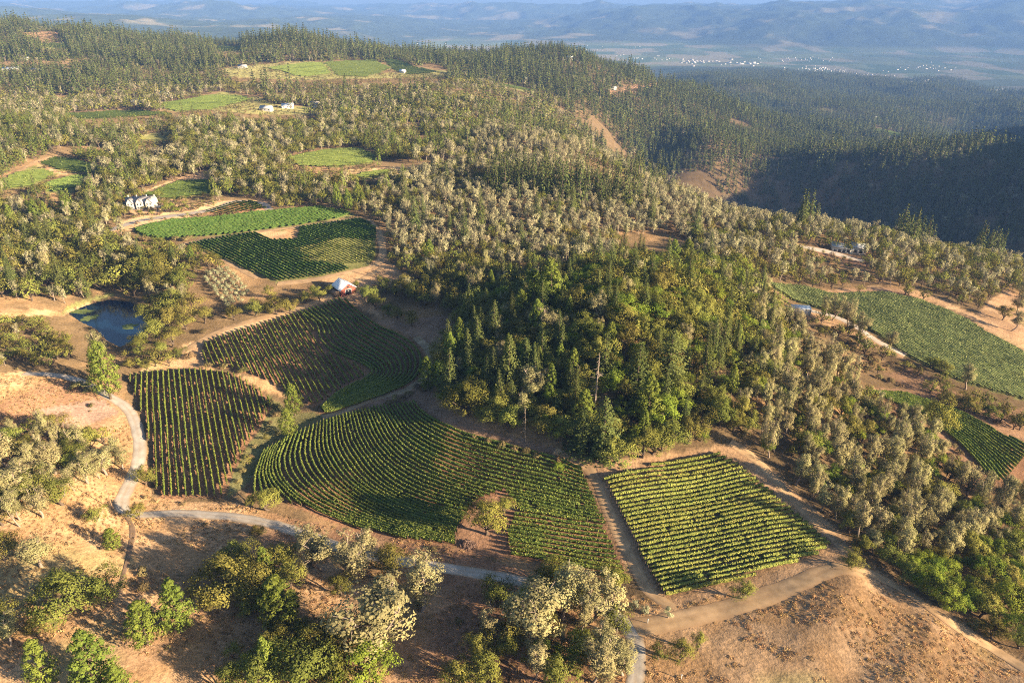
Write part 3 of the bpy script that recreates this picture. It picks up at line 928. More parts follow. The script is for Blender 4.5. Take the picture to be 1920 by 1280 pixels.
def stuff_rows(name, rows, mat, label, kw, seed):
    Vs, Fs, Cs, o_ = [], [], [], 0
    for i, P in enumerate(rows):
        rg = np.random.default_rng(5000 + seed * 500 + i)
        V, Fx, cc = row_mesh(P, rg=rg, gseed=seed, **kw)
        Vs.append(V); Fs.append(Fx + o_); Cs.append(cc)
        o_ += len(V)
    if not Vs: return
    me = mesh_np(name, np.vstack(Vs), np.vstack(Fs), np.vstack(Cs))
    tag(link(name, me, mat), label, 'vineyard', kind='stuff')
vine_g = leaf_mat('vine_leaves_dark_green', (0.042, 0.088, 0.02), (0.125, 0.175, 0.042), 0.01, 0.12, 0.1)
SR = dict(h=1.9, hw=0.7, per_m=3.2, leaf=0.9, gap=0.03)
stuff_rows('vineyard_foliage', straight_rows(ar['block_f'], (1500, 545), (1780, 680), 2.0, 1.5), leaf_mat('vine_leaves_mixed', (0.12, 0.155, 0.055), (0.27, 0.275, 0.11), 0.01, 0.15, 0.1), 'large soft green vineyard on the far side of the pine slope', dict(h=1.6, hw=0.92, per_m=5, leaf=0.75, gap=0.03), 11)
stuff_rows('vineyard_foliage', straight_rows(ar['block_g'], (330, 440), (470, 398), 2.6, 2.0), vine_g, 'dense green vineyard just below the white country house', dict(h=1.9, hw=0.5, per_m=3, leaf=0.85, gap=0.06), 12)
stuff_rows('vineyard_foliage', straight_rows(ar['block_g2'], (390, 384), (470, 402), 3.0, 2.0), vine_b, 'small striped vine block beside the driveway of the country house', dict(h=1.8, hw=0.45, per_m=2.5, leaf=0.8, gap=0.15), 13)
stuff_rows('vineyard_foliage', straight_rows(ar['block_h'], (450, 450), (600, 524), 2.3, 1.6, [ar['bare_h'], ar['bare_h2']]), vine_g, 'green striped vineyard with a bare patch above the barn', dict(h=1.9, hw=0.55, per_m=3.2, leaf=0.85, gap=0.12), 14)
stuff_rows('vineyard_foliage', straight_rows(ar['bare_h2'], (450, 450), (600, 524), 2.3, 1.6), vine_d, 'thin yellowing patch of vines inside the green striped vineyard', dict(h=1.6, hw=0.45, per_m=3, leaf=0.8, gap=0.42), 15)
FL = {'f1': 'green hillside vineyard left of the pale pine spur', 'f2': 'bright vineyard directly behind the white country house', 'f3': 'striped vineyard at the left edge of the valley shelf',
      'f4': 'dark green vineyard at the top of the left vineyards', 'f5': 'smooth bright vineyard below the striped one at the left edge', 'f6': 'narrow bright vineyard by the tan clearing',
      'f7': 'broad bright vineyard in the distant middle of the forest', 'f8': 'long thin vineyard left of the broad distant one', 'f9': 'bright vineyard on the crest below the far wood',
      'f10': 'vineyard tongue running down right of the crest vineyard', 'f11': 'small green patch among the trees left of centre', 'f12': 'tiny vineyard strip in the far dark forest',
      'f13': 'small vineyard under the rounded far hilltop', 'f14': 'small clearing vineyard on the far left ridge', 'f15': 'green patch on the slope behind the shaded ridge', 'f16': 'yellow green meadow beside the crest vineyard'}
vine_far = leaf_mat('vine_leaves_far', (0.10, 0.140, 0.035), (0.19, 0.22, 0.060), 0.01, 0.15, 0.1)
for i, k in enumerate(far_fields):
    dist = ar[k].w[:, 1].mean()
    sp = 3.2 if dist < 800 else 5.5
    lo, hi = ar[k].px[0], ar[k].px[len(ar[k].px) // 2]
    stuff_rows('vineyard_foliage', straight_rows(ar[k], lo, hi, sp, 4.0 if dist < 800 else 8.0), vine_far, FL[k], dict(h=2.0, hw=sp * 0.36, per_m=0.5, leaf=1.4, gap=0.02), 20 + i)
# ------------------------------------------------------------------ trees: one prototype per kind and variant, copied thing by thing
bark_d = plain_mat('dark_bark', (0.095, 0.070, 0.050), 0.95, 0.3, 2)
bark_g = plain_mat('grey_bark', (0.24, 0.19, 0.15), 0.95, 0.25, 2)
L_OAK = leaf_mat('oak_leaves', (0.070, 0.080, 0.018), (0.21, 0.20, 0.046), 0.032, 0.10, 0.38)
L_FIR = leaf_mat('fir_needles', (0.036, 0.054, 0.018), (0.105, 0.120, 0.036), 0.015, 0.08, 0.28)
L_GP = leaf_mat('grey_pine_needles', (0.155, 0.145, 0.066), (0.335, 0.300, 0.142), 0.014, 0.14, 0.2)
L_GP2 = leaf_mat('paler_grey_pine_needles', (0.18, 0.172, 0.092), (0.40, 0.365, 0.210), 0.014, 0.14, 0.22)  # paler copy of the grey pine needles, used in the forest mass
L_PINE = leaf_mat('young_pine_needles', (0.065, 0.100, 0.018), (0.19, 0.220, 0.042), 0.012, 0.12, 0.18)
L_BRI = leaf_mat('bright_leaves', (0.080, 0.125, 0.014), (0.22, 0.265, 0.040), 0.015, 0.2, 0.2)
L_SHR = leaf_mat('shrub_leaves', (0.095, 0.082, 0.034), (0.225, 0.175, 0.080), 0.035, 0.1, 0.3)
L_OLV = leaf_mat('olive_leaves', (0.17, 0.185, 0.10), (0.40, 0.40, 0.24), 0.01, 0.25, 0.12)
L_YEL = leaf_mat('yellowing_leaves', (0.095, 0.100, 0.022), (0.25, 0.23, 0.050), 0.02, 0.15, 0.15)

def tube(P, R, k=6):
    P = np.asarray(P, float)
    m = len(P)
    T = np.gradient(P, axis=0)
    T /= np.linalg.norm(T, axis=1, keepdims=True) + 1e-9
    ref = np.array([1.0, 0.13, 0.07])
    A = np.cross(T, ref); A /= np.linalg.norm(A, axis=1, keepdims=True) + 1e-9
    B = np.cross(T, A)
    th = np.linspace(0, 2 * math.pi, k, endpoint=False)
    V = P[:, None] + (A[:, None] * np.cos(th)[None, :, None] + B[:, None] * np.sin(th)[None, :, None]) * np.asarray(R)[:, None, None]
    ia, ib = np.meshgrid(np.arange(m - 1), np.arange(k), indexing='ij')
    i0 = (ia * k + ib).ravel()
    i1 = (ia * k + (ib + 1) % k).ravel()
    return V.reshape(-1, 3), np.stack([i0, i1, i1 + k, i0 + k], -1)

class Build:
    def __init__(self):
        self.V, self.F, self.C, self.n = [], [], [], 0
    def add(self, V, Fq, c=None):
        self.V.append(V); self.F.append(Fq + self.n); self.n += len(V)
        self.C.append(np.full(len(V), 0.5) if c is None else c)
    def mesh(self, name, mat):
        c = np.concatenate(self.C)
        me = mesh_np(name, np.vstack(self.V), np.vstack(self.F), np.column_stack([c, c, c, np.ones(len(c))]))
        me.materials.append(mat)
        return me

def clump(B, c, r, n, size, rg, flat=0.8, up=0.25, base=0.5, asp=0.75, mid=(0, 0, 0.5)):
    oc = np.asarray(c) - np.asarray(mid)
    oc = oc / (np.linalg.norm(oc) + 1e-6)
    d = rg.normal(size=(n, 3)); d /= np.linalg.norm(d, axis=1, keepdims=True)
    rad = r * rg.uniform(0.35, 1.08, n) ** 0.6
    C = c + d * rad[:, None] * np.array([1, 1, flat])
    nr = d * 0.7 + oc * 0.8 + np.array([0, 0, up * 0.6]) + rg.normal(size=(n, 3)) * 0.26
    V, Fq = quads(C, nr, size * rg.uniform(0.6, 1.4, n), asp, rg)
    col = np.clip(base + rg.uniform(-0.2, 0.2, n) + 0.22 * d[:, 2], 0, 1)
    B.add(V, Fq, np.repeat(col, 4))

def curve3(a, b, sag, rg, k=5):
    t = np.linspace(0, 1, k)[:, None]
    P = a * (1 - t) + b * t
    w = rg.normal(size=3) * sag
    return P + w * (np.sin(t * math.pi))

# every prototype is one unit high; q scales the number of leaf cards, s their size
def p_oak(rg, q=1.0, s=1.0, squash=1.0, spread=0.5, bright=0.0):
    T, Cn = Build(), Build()
    th = 0.15 * squash
    lean = rg.normal(size=2) * 0.04
    base = np.array([0, 0, -0.03]); fork = np.array([lean[0], lean[1], th])
    T.add(*tube(curve3(base, fork, 0.015, rg), np.linspace(0.042, 0.03, 5), 7))
    nl = rg.integers(5, 8)
    lobes = []
    for i in range(nl):
        az = i / nl * 2 * math.pi + rg.uniform(-0.4, 0.4)
        rr = spread * rg.uniform(0.40, 0.80)
        lobes.append((np.array([math.cos(az) * rr, math.sin(az) * rr, rg.uniform(0.36, 0.64)]), rg.uniform(0.22, 0.30)))
    lobes.append((np.array([rg.normal() * 0.06, rg.normal() * 0.06, 0.76]), 0.24))
    lobes.append((np.array([rg.normal() * 0.1, rg.normal() * 0.1, 0.60]), 0.26))
    for c, r in lobes:
        T.add(*tube(curve3(fork, c, 0.03, rg), np.linspace(0.022, 0.006, 5), 5))
        b0 = rg.uniform(0.32, 0.68) + bright
        nc = max(3, int(9 * min(1, q ** 0.5)))
        for j in range(nc):
            d = rg.normal(size=3); d /= np.linalg.norm(d)
            if d[2] < -0.35: d[2] *= -0.6
            cc = c + d * r * rg.uniform(0.55, 0.95) * np.array([1, 1, 0.8])
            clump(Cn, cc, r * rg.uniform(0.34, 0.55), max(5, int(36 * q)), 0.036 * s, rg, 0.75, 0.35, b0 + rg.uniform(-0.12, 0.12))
    return T, Cn

def p_fir(rg, q=1.0, s=1.0, width=0.235):
    T, Cn = Build(), Build()
    T.add(*tube(np.array([[0, 0, -0.03], [0.003, 0, 0.3], [0, 0.004, 0.65], [0, 0, 0.99]]), [0.020, 0.014, 0.008, 0.002], 6))
    nw = max(9, int(26 * min(1, q ** 0.6)))
    for i in range(nw):
        t = i / (nw - 1)
        z = 0.08 + 0.91 * t
        R = width * (1 - t) ** 0.75 * rg.uniform(0.75, 1.15) + 0.012
        nb = max(4, int((5 + 4 * (1 - t)) * min(1, q ** 0.5 + 0.2)))
        off = rg.uniform(0, 6.28)
        for j in range(nb):
            az = off + j / nb * 6.283 + rg.uniform(-0.25, 0.25)
            rl = R * rg.uniform(0.65, 1.15)
            k = max(3, int(11 * q * (0.4 + 0.6 * (1 - t))))
            f = rg.uniform(0.15, 1.0, k) ** 0.7
            drop = 0.28 * rl * f ** 1.5 - 0.06 * rl
            C = np.column_stack([np.cos(az) * rl * f, np.sin(az) * rl * f, z - drop]) + rg.normal(size=(k, 3)) * (0.012 + 0.012 * (1 - t))
            nr = np.column_stack([np.cos(az) * np.ones(k) * 0.9, np.sin(az) * np.ones(k) * 0.9, np.ones(k) * 0.75]) + rg.normal(size=(k, 3)) * 0.28
            V, Fq = quads(C, nr, 0.042 * s * rg.uniform(0.6, 1.3, k) * (0.6 + 0.5 * (1 - t)), 0.55, rg)
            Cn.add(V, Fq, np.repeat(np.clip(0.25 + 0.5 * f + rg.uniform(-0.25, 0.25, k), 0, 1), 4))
    return T, Cn

def p_pine(rg, q=1.0, s=1.0, width=0.23):
    """young pine with a rounded cone of tufted boughs"""
    T, Cn = Build(), Build()
    T.add(*tube(np.array([[0, 0, -0.03], [0.004, 0, 0.35], [0, 0.004, 0.7], [0, 0, 0.97]]), [0.022, 0.016, 0.009, 0.003], 6))
    nb = int(66 * min(1, q ** 0.6))
    for i in range(nb):
        t = ((i + rg.uniform(0, 1)) / nb) ** 1.15
        z = 0.14 + 0.82 * t
        az = i * 2.39996 + rg.uniform(-0.4, 0.4)
        prof = width * (1 - t ** 1.7) ** 0.8 * (0.55 + 0.45 * min(1, t * 5)) + 0.015
        rl = prof * rg.uniform(0.65, 1.1)
        tip = np.array([math.cos(az) * rl, math.sin(az) * rl, z + 0.02])
        clump(Cn, tip, 0.062 * rg.uniform(0.8, 1.25) * (1 - 0.35 * t), max(5, int(30 * q)), 0.034 * s, rg, 0.95, 0.4, rg.uniform(0.35, 0.7), 0.6)
        if q > 0.5 and i % 2 == 0:
            mid = tip * np.array([0.5, 0.5, 1]) - np.array([0, 0, 0.02])
            clump(Cn, mid, 0.055, int(14 * q), 0.034 * s, rg, 0.9, 0.3, 0.3, 0.6)
    return T, Cn

def p_gp(rg, q=1.0, s=1.0):
    """grey pine: forked pale trunk, open airy crown of grey tufts"""
    T, Cn = Build(), Build()
    fz = rg.uniform(0.14, 0.28)
    lean = rg.normal(size=2) * 0.05
    fork = np.array([lean[0], lean[1], fz])
    T.add(*tube(curve3(np.array([0, 0, -0.03]), fork, 0.015, rg), np.linspace(0.026, 0.02, 5), 6))
    nl = rg.integers(4, 6)
    for i in range(nl):
        az = i / nl * 6.283 + rg.uniform(-0.6, 0.6)
        top = np.array([lean[0] + math.cos(az) * rg.uniform(0.08, 0.22), lean[1] + math.sin(az) * rg.uniform(0.08, 0.22), rg.uniform(0.74, 0.97)])
        ld = curve3(fork, top, 0.03, rg, 7)
        T.add(*tube(ld, np.linspace(0.016, 0.004, 7), 5))
        b0 = rg.uniform(0.3, 0.65)
        nb = int(15 * min(1, q ** 0.5 + 0.15))
        for j in range(nb):
            f = rg.uniform(0.15, 1.0)
            p = np.array([np.interp(f, np.linspace(0, 1, 7), ld[:, k]) for k in range(3)])
            a2 = rg.uniform(0, 6.283)
            r = rg.uniform(0.05, 0.20) * (1.15 - 0.6 * f)
            e = p + np.array([math.cos(a2) * r, math.sin(a2) * r, rg.uniform(0.0, 0.09)])
            if q > 0.5:
                T.add(*tube(curve3(p, e, 0.008, rg, 3), [0.006, 0.004, 0.002], 4))
            clump(Cn, e, rg.uniform(0.055, 0.098), max(5, int(40 * q)), 0.031 * s, rg, 0.9, 0.3, b0 + rg.uniform(-0.15, 0.2), 0.55)
    return T, Cn

def p_shrub(rg, q=1.0, s=1.0):
    T, Cn = Build(), Build()
    for i in range(4):
        a = rg.uniform(0, 6.28)
        T.add(*tube(curve3(np.array([0, 0, -0.05]), np.array([math.cos(a) * 0.4, math.sin(a) * 0.4, 0.6]), 0.05, rg), np.linspace(0.05, 0.015, 5), 4))
    for i in range(int(20 * min(1, q ** 0.5))):
        a = rg.uniform(0, 6.28); r = 0.62 * rg.uniform(0, 1) ** 0.5
        c = np.array([math.cos(a) * r, math.sin(a) * r, 0.30 + 0.42 * (1 - (r / 0.65) ** 2) * rg.uniform(0.6, 1.1)])
        clump(Cn, c, rg.uniform(0.16, 0.26), max(6, int(34 * q)), 0.10 * s, rg, 0.85, 0.3, rg.uniform(0.3, 0.7), mid=(0, 0, 0.1))
    return T, Cn

def p_olive(rg, q=1.0, s=1.0):
    T, Cn = Build(), Build()
    T.add(*tube(np.array([[0, 0, -0.03], [0.02, 0, 0.2], [0, 0.02, 0.45]]), [0.06, 0.045, 0.03], 6))
    for i in range(int(18 * min(1, q ** 0.5))):
        d = rg.normal(size=3); d /= np.linalg.norm(d)
        c = np.array([0, 0, 0.58]) + d * np.array([0.30, 0.30, 0.26])
        clump(Cn, c, rg.uniform(0.14, 0.2), max(6, int(26 * q)), 0.085 * s, rg, 0.9, 0.3, rg.uniform(0.35, 0.7), 0.5)
    return T, Cn

def p_snag(rg):
    T, Cn = Build(), Build()
    T.add(*tube(np.array([[0, 0, -0.03], [0.01, 0, 0.35], [0, 0.012, 0.7], [0.01, 0, 1.0]]), [0.018, 0.013, 0.008, 0.002], 6))
    for i in range(30):
        z = rg.uniform(0.3, 0.97); a = rg.uniform(0, 6.28); r = 0.17 * (1.05 - z) * rg.uniform(0.6, 1.3) + 0.02
        p = np.array([0, 0, z]); e = p + np.array([math.cos(a) * r, math.sin(a) * r, rg.uniform(-0.05, 0.03)])
        Cn.add(*tube(curve3(p, e, 0.008, rg, 4), [0.006, 0.005, 0.003, 0.0015], 4))
    return T, Cn

KINDS = {   # kind: (generator, leaf material, bark, variants, number of near variants)
    'oak': (p_oak, L_OAK, bark_d), 'fir': (p_fir, L_FIR, bark_d), 'gp': (p_gp, L_GP, bark_g), 'pine': (p_pine, L_PINE, bark_d),
    'bright': (p_oak, L_BRI, bark_d), 'shrub': (p_shrub, L_SHR, bark_d), 'olive': (p_olive, L_OLV, bark_g), 'yellow': (p_oak, L_YEL, bark_d)}
NAMES = {'oak': ('oak_tree', 'oak'), 'fir': ('fir_tree', 'fir'), 'gp': ('grey_pine_tree', 'grey pine'), 'pine': ('young_pine_tree', 'pine'), 'bright': ('broadleaf_tree', 'broadleaf tree'),
         'shrub': ('wild_shrub', 'shrub'), 'olive': ('olive_tree', 'olive tree'), 'yellow': ('yellow_oak_tree', 'oak'), 'snag': ('dead_tree', 'dead tree')}
PROTO, FAR = {}, {}
NVAR = 7
for ki, (k, (fn, lm, bm)) in enumerate(KINDS.items()):
    PROTO[k] = []
    for v in range(NVAR if k != 'yellow' else 3):
        rg = np.random.default_rng(100 * ki + v)
        T, Cn = fn(rg, 1.6, 0.78)
        PROTO[k].append((T.mesh('trunk', bm), Cn.mesh('crown', lm)))
T, Cn = p_snag(np.random.default_rng(5))
PROTO['snag'] = [(T.mesh('trunk', bark_g), Cn.mesh('branches', bark_g))]
# lighter versions of the same trees for the mass of the forest, trunk and crown in one mesh
protos = bpy.data.collections.new('forest_sources')
IDX = {}
cnt = 0
for ki, (k, (fn, lm, bm)) in enumerate(KINDS.items()):
    if k in ('olive', 'yellow'): continue
    for lod, (q_, s_) in enumerate([(0.36, 1.5), (0.10, 2.5)]):
        IDX[(k, lod)] = []
        for v in range(4):
            rg = np.random.default_rng(100 * ki + v + 7 * lod + 50)
            T, Cn = fn(rg, q_, s_)
            Vt, Ft = np.vstack(T.V), np.vstack(T.F)
            Vc, Fc = np.vstack(Cn.V), np.vstack(Cn.F)
            c = np.concatenate([np.full(len(Vt), 0.4), np.concatenate(Cn.C)])
            me = mesh_np('tree', np.vstack([Vt, Vc]), np.vstack([Ft, Fc + len(Vt)]), np.column_stack([c, c, c, np.ones(len(c))]))
            me.materials.append(bm); me.materials.append(L_GP2 if k == 'gp' else lm)
            me.polygons.foreach_set('material_index', np.concatenate([np.zeros(len(Ft)), np.ones(len(Fc))]).astype(np.int32))
            o = bpy.data.objects.new('source_%03d' % cnt, me)
            protos.objects.link(o)
            IDX[(k, lod)].append(cnt)
            cnt += 1

# ------------------------------------------------------------------ where the trees stand
TREES = []     # kind, x, y, height, width factor, spot (None or a label of its own)
def put(k, px, py, h, w=1.0, lab=None):
    p = at(px, py)
    TREES.append((k, p[0], p[1], h, w, lab))
exec_trees = [
    # foreground, lower left
    ('oak', 128, 1150, 13, 1.35), ('oak', 205, 1125, 10, 1.2), ('oak', 100, 1175, 7, 1.2), ('pine', 278, 1208, 14, 1.25), ('pine', 340, 1185, 18, 0.95), ('pine', 192, 1296, 19, 1.0), ('pine', 90, 1290, 15, 0.9), ('pine', 235, 1320, 13, 1.0), ('pine', 165, 1330, 9, 1),
    ('oak', 425, 1125, 14, 1.25), ('pine', 535, 1180, 18, 1.25), ('oak', 490, 1120, 13, 1.1), ('oak', 398, 1150, 7, 1.1), ('oak', 545, 1100, 10, 1),
    ('oak', 500, 1295, 12, 1.25), ('oak', 575, 1290, 14, 1.25), ('bright', 680, 1285, 14, 1.15), ('oak', 625, 1240, 10, 1.2), ('oak', 440, 1300, 9, 1.2), ('oak', 640, 1310, 12, 1.1),
    ('gp', 715, 1212, 22, 1.5), ('gp', 790, 1148, 17, 1.2), ('gp', 610, 1068, 16, 1.3), ('gp', 665, 1090, 16, 1.3), ('oak', 640, 1115, 8, 1.0), ('oak', 735, 1072, 10, 1.2), ('gp', 690, 1050, 11, 1.1), ('oak', 600, 1030, 5, 1.2),
    ('oak', 932, 1135, 10, 1.1), ('gp', 1000, 1215, 21, 1.2), ('gp', 1055, 1160, 18, 1.1), ('gp', 1100, 1165, 18, 1.1), ('gp', 1135, 1235, 13, 1.0), ('gp', 1168, 1265, 11, 1.1), ('gp', 1110, 1280, 13, 1.1), ('oak', 1045, 1285, 10, 1.1), ('oak', 905, 1280, 11, 1.2), ('oak', 860, 1285, 9, 1.2), ('bright', 1070, 1255, 8, 1.2), ('oak', 980, 1150, 8, 1.2), ('bright', 1080, 1220, 7, 1.1),
    ('oak', 1147, 1185, 9.5, 1.0), ('yellow', 1148, 1112, 9.5, 1.15), ('yellow', 1045, 1098, 10, 1.1), ('oak', 1020, 1105, 8, 1.1), ('gp', 1070, 1120, 12, 1.1),
    ('yellow', 912, 1002, 13, 0.95), ('yellow', 945, 965, 7, 1.0), ('oak', 505, 955, 9, 1.15), ('oak', 473, 950, 5, 0.9), ('pine', 553, 778, 16, 1.0), ('pine', 543, 818, 13, 1.1),
    ('pine', 208, 748, 27, 0.95), ('gp', 196, 690, 19, 0.9), ('pine', 190, 720, 17, 0.9),
    ('yellow', 261, 974, 6.5, 1.1), ('oak', 272, 908, 8, 1.0), ('oak', 181, 978, 6.5, 1.05), ('pine', 215, 1030, 8, 1.3), ('oak', 205, 1015, 4, 1.0), ('gp', 78, 1062, 11, 1.5), ('shrub', 268, 1075, 3, 1), ('shrub', 270, 1105, 3, 1), ('shrub', 490, 1000, 3, 1), ('oak', 480, 1008, 5, 1.1),
    ('gp', 25, 885, 15, 1.2), ('gp', 65, 935, 14, 1.3), ('gp', 12, 950, 13, 1.2), ('gp', 105, 888, 13, 1.3), ('oak', 140, 868, 10, 1.2), ('oak', 60, 855, 9, 1.2), ('gp', 165, 905, 13, 1.3), ('gp', 200, 890, 12, 1.2), ('gp', 232, 880, 10, 1.1), ('oak', 130, 832, 8, 1.2), ('oak', 25, 835, 8, 1.2), ('gp', 80, 970, 11, 1.2), ('oak', 5, 985, 9, 1.1), ('oak', 10, 1050, 10, 1.1), ('gp', 120, 930, 9, 1.2),
    ('oak', 5, 1185, 9, 1.2), ('gp', 20, 1210, 8, 1.3), ('oak', 65, 1190, 5, 1.2), ('oak', 205, 855, 4, 1.1), ('shrub', 150, 728, 4, 1.6), ('shrub', 165, 735, 3, 1.3), ('shrub', 15, 790, 3, 1.2), ('shrub', 172, 762, 2, 1), ('shrub', 205, 842, 2.2, 1.3),
    # beside the roads on the lower right
    ('oak', 1392, 1122, 6.5, 1.2), ('oak', 1235, 1236, 5.5, 1.1), ('oak', 1275, 1240, 7, 1.0), ('oak', 1308, 1218, 7, 0.7), ('olive', 1190, 1142, 3.4, 1.1), ('olive', 1208, 1150, 3.2, 1.1), ('olive', 1252, 1158, 3.8, 1.1), ('oak', 1592, 1062, 6, 1.2), ('shrub', 1385, 948, 2, 1),
    # along the fan of vines
    ('shrub', 940, 838, 3.2, 1.0), ('shrub', 965, 845, 3, 1), ('shrub', 985, 850, 3.2, 1), ('shrub', 1005, 858, 3, 1), ('shrub', 915, 830, 3, 1), ('shrub', 890, 822, 2.5, 1), ('shrub', 1045, 865, 3, 1), ('bright', 1045, 880, 3.5, 1.2),
    ('oak', 500, 825, 3.0, 1.1), ('shrub', 470, 860, 2.4, 1), ('shrub', 455, 885, 2.4, 1), ('shrub', 447, 905, 2.4, 1), ('shrub', 520, 780, 3, 1.2), ('shrub', 500, 760, 3, 1.2), ('shrub', 420, 690, 3, 1.2), ('shrub', 455, 697, 3, 1.2), ('shrub', 390, 688, 3, 1.1),
    # knoll wood, left front: the tall firs and rounded oaks one sees singly
    ('fir', 950, 745, 33, 1.0), ('fir', 925, 720, 20, 0.9), ('fir', 912, 740, 22, 1), ('fir', 990, 720, 25, 1.1), ('fir', 1015, 705, 24, 1), ('fir', 880, 715, 18, 1), ('pine', 848, 690, 17, 1), ('pine', 863, 660, 17, 0.8), ('pine', 805, 735, 17, 0.9), ('pine', 828, 735, 14, 0.9), ('oak', 878, 780, 16, 1.05), ('oak', 955, 810, 13, 1.0), ('oak', 905, 790, 9, 1.0), ('fir', 960, 780, 19, 0.9), ('gp', 1000, 762, 17, 1.2), ('gp', 1025, 750, 14, 0.9),
    ('fir', 1130, 855, 30, 1.15), ('fir', 1090, 850, 24, 1.15), ('fir', 1128, 720, 26, 1.1), ('fir', 1190, 740, 27, 1.1), ('fir', 1250, 720, 28, 1.2), ('pine', 1215, 800, 22, 1.1), ('oak', 1150, 870, 13, 1.1), ('oak', 1205, 855, 13, 1.1), ('oak', 1240, 845, 12, 1.1), ('bright', 1240, 800, 15, 1.1), ('bright', 1210, 790, 12, 1.1), ('oak', 1290, 830, 12, 1.1), ('bright', 1265, 770, 12, 1), ('snag', 1115, 770, 25, 1), ('snag', 985, 830, 16, 0.8), ('oak', 1020, 810, 13, 1.1), ('oak', 1060, 825, 12, 1.1), ('fir', 1045, 790, 17, 1.1),
    ('fir', 910, 590, 17, 0.9), ('fir', 955, 590, 20, 0.9), ('fir', 980, 600, 23, 0.9), ('pine', 1000, 590, 22, 1.1), ('pine', 1035, 590, 26, 1.1), ('fir', 1050, 605, 18, 0.8), ('gp', 1030, 640, 15, 1.2), ('bright', 1170, 600, 14, 1.3), ('gp', 1130, 605, 14, 1.1), ('oak', 1085, 590, 14, 1.2), ('bright', 1200, 570, 11, 1.3), ('fir', 1135, 555, 14, 0.8), ('fir', 1215, 550, 14, 0.8),
    # oaks round the barn and above the shaded vines
    ('oak', 692, 568, 11, 1.3), ('oak', 705, 580, 9, 1.2), ('oak', 728, 594, 8, 1.3), ('oak', 745, 600, 8, 1.2), ('yellow', 772, 612, 8.5, 1.1), ('oak', 815, 570, 10, 1.2), ('oak', 668, 540, 5, 1.0), ('oak', 780, 565, 12, 1.2), ('oak', 850, 575, 11, 1.2), ('oak', 760, 548, 11, 1.2), ('oak', 725, 535, 5, 1.2), ('oak', 870, 545, 13, 1.2), ('oak', 830, 545, 12, 1.2), ('oak', 880, 580, 10, 1.2),
    ('oak', 480, 592, 10, 1.1), ('oak', 520, 590, 11, 1.2), ('oak', 545, 588, 9, 1.1), ('oak', 575, 570, 8, 1.1), ('oak', 600, 565, 8, 1.2), ('oak', 505, 560, 8, 1.0), ('oak', 440, 600, 9, 1.1), ('oak', 590, 552, 6, 1.1), ('oak', 620, 548, 5, 1.1),
    ('oak', 360, 600, 15, 1.2), ('oak', 385, 606, 10, 1.2), ('oak', 330, 590, 15, 1.2), ('oak', 340, 545, 14, 1.2), ('oak', 305, 545, 15, 1.2), ('oak', 290, 510, 14, 1.2),
    ('oak', 292, 642, 13, 1.3), ('oak', 322, 650, 11, 1.3), ('oak', 262, 655, 8, 1.2), ('oak', 285, 610, 13, 1.2), ('oak', 320, 612, 12, 1.2), ('oak', 300, 590, 13, 1.2), ('oak', 350, 618, 9, 1.2), ('shrub', 380, 625, 3, 1.2), ('oak', 335, 670, 6, 1.2), ('oak', 300, 670, 8, 1.2), ('shrub', 355, 672, 4, 1.1), ('oak', 265, 670, 7, 1.1), ('oak', 245, 690, 5, 1.2), ('oak', 275, 692, 5, 1.2),
    # slope by the big right vineyard
    ('gp', 1590, 615, 17, 0.9), ('gp', 1560, 600, 15, 1.0), ('gp', 1610, 640, 16, 0.8), ('gp', 1668, 655, 11, 1.0), ('oak', 1590, 630, 9, 0.9), ('gp', 1810, 730, 14, 1.1), ('oak', 1745, 690, 7, 1.2), ('oak', 1765, 700, 8, 1.2), ('gp', 1545, 590, 12, 1.0), ('yellow', 1745, 815, 17, 0.9), ('oak', 1735, 790, 8, 1.0),
    ('oak', 1810, 770, 9, 1.3), ('oak', 1850, 785, 8, 1.3), ('oak', 1775, 760, 7, 1.2), ('oak', 1900, 805, 8, 1.3), ('oak', 1880, 600, 10, 1.2), ('gp', 1905, 590, 15, 1.1), ('gp', 1895, 620, 13, 1.1), ('gp', 1915, 560, 14, 1.1),
    ('oak', 243, 402, 7, 1.0), ('oak', 312, 398, 8, 1.0), ('bright', 322, 393, 7, 1.0), ('oak', 222, 384, 9, 1.0), ('oak', 252, 372, 9, 1.0), ('oak', 300, 374, 9, 1.0), ('oak', 285, 404, 4, 1.2), ('gp', 205, 400, 11, 1.0), ('oak', 262, 404, 5, 1.2), ('bright', 330, 398, 5, 1.2),
]
for a in exec_trees:
    g_ = {'oak': (1.08, 0.92), 'gp': (1.05, 1.12), 'pine': (1.05, 1.05), 'yellow': (1.15, 1.0), 'fir': (0.86, 1.3)}.get(a[0], (1, 1))
    put(a[0], a[1], a[2], a[3] * g_[0], a[4] * g_[1])
n_hand = len(TREES)

# olive grove: planted in rows
og = area('olive_grove', (378, 512), (425, 502), (470, 538), (462, 566), (430, 580), (415, 572))
A0 = og.w.mean(0)
for i in range(-12, 13):
    for j in range(-12, 13):
        p = A0 + np.array([i * 4.6 + j * 1.2, j * 4.6]) + rng.uniform(-0.5, 0.5, 2)
        if og.has(p[:1], p[1:])[0]:
            TREES.append(('olive', p[0], p[1], rng.uniform(3.2, 4.2), 1.1, None))

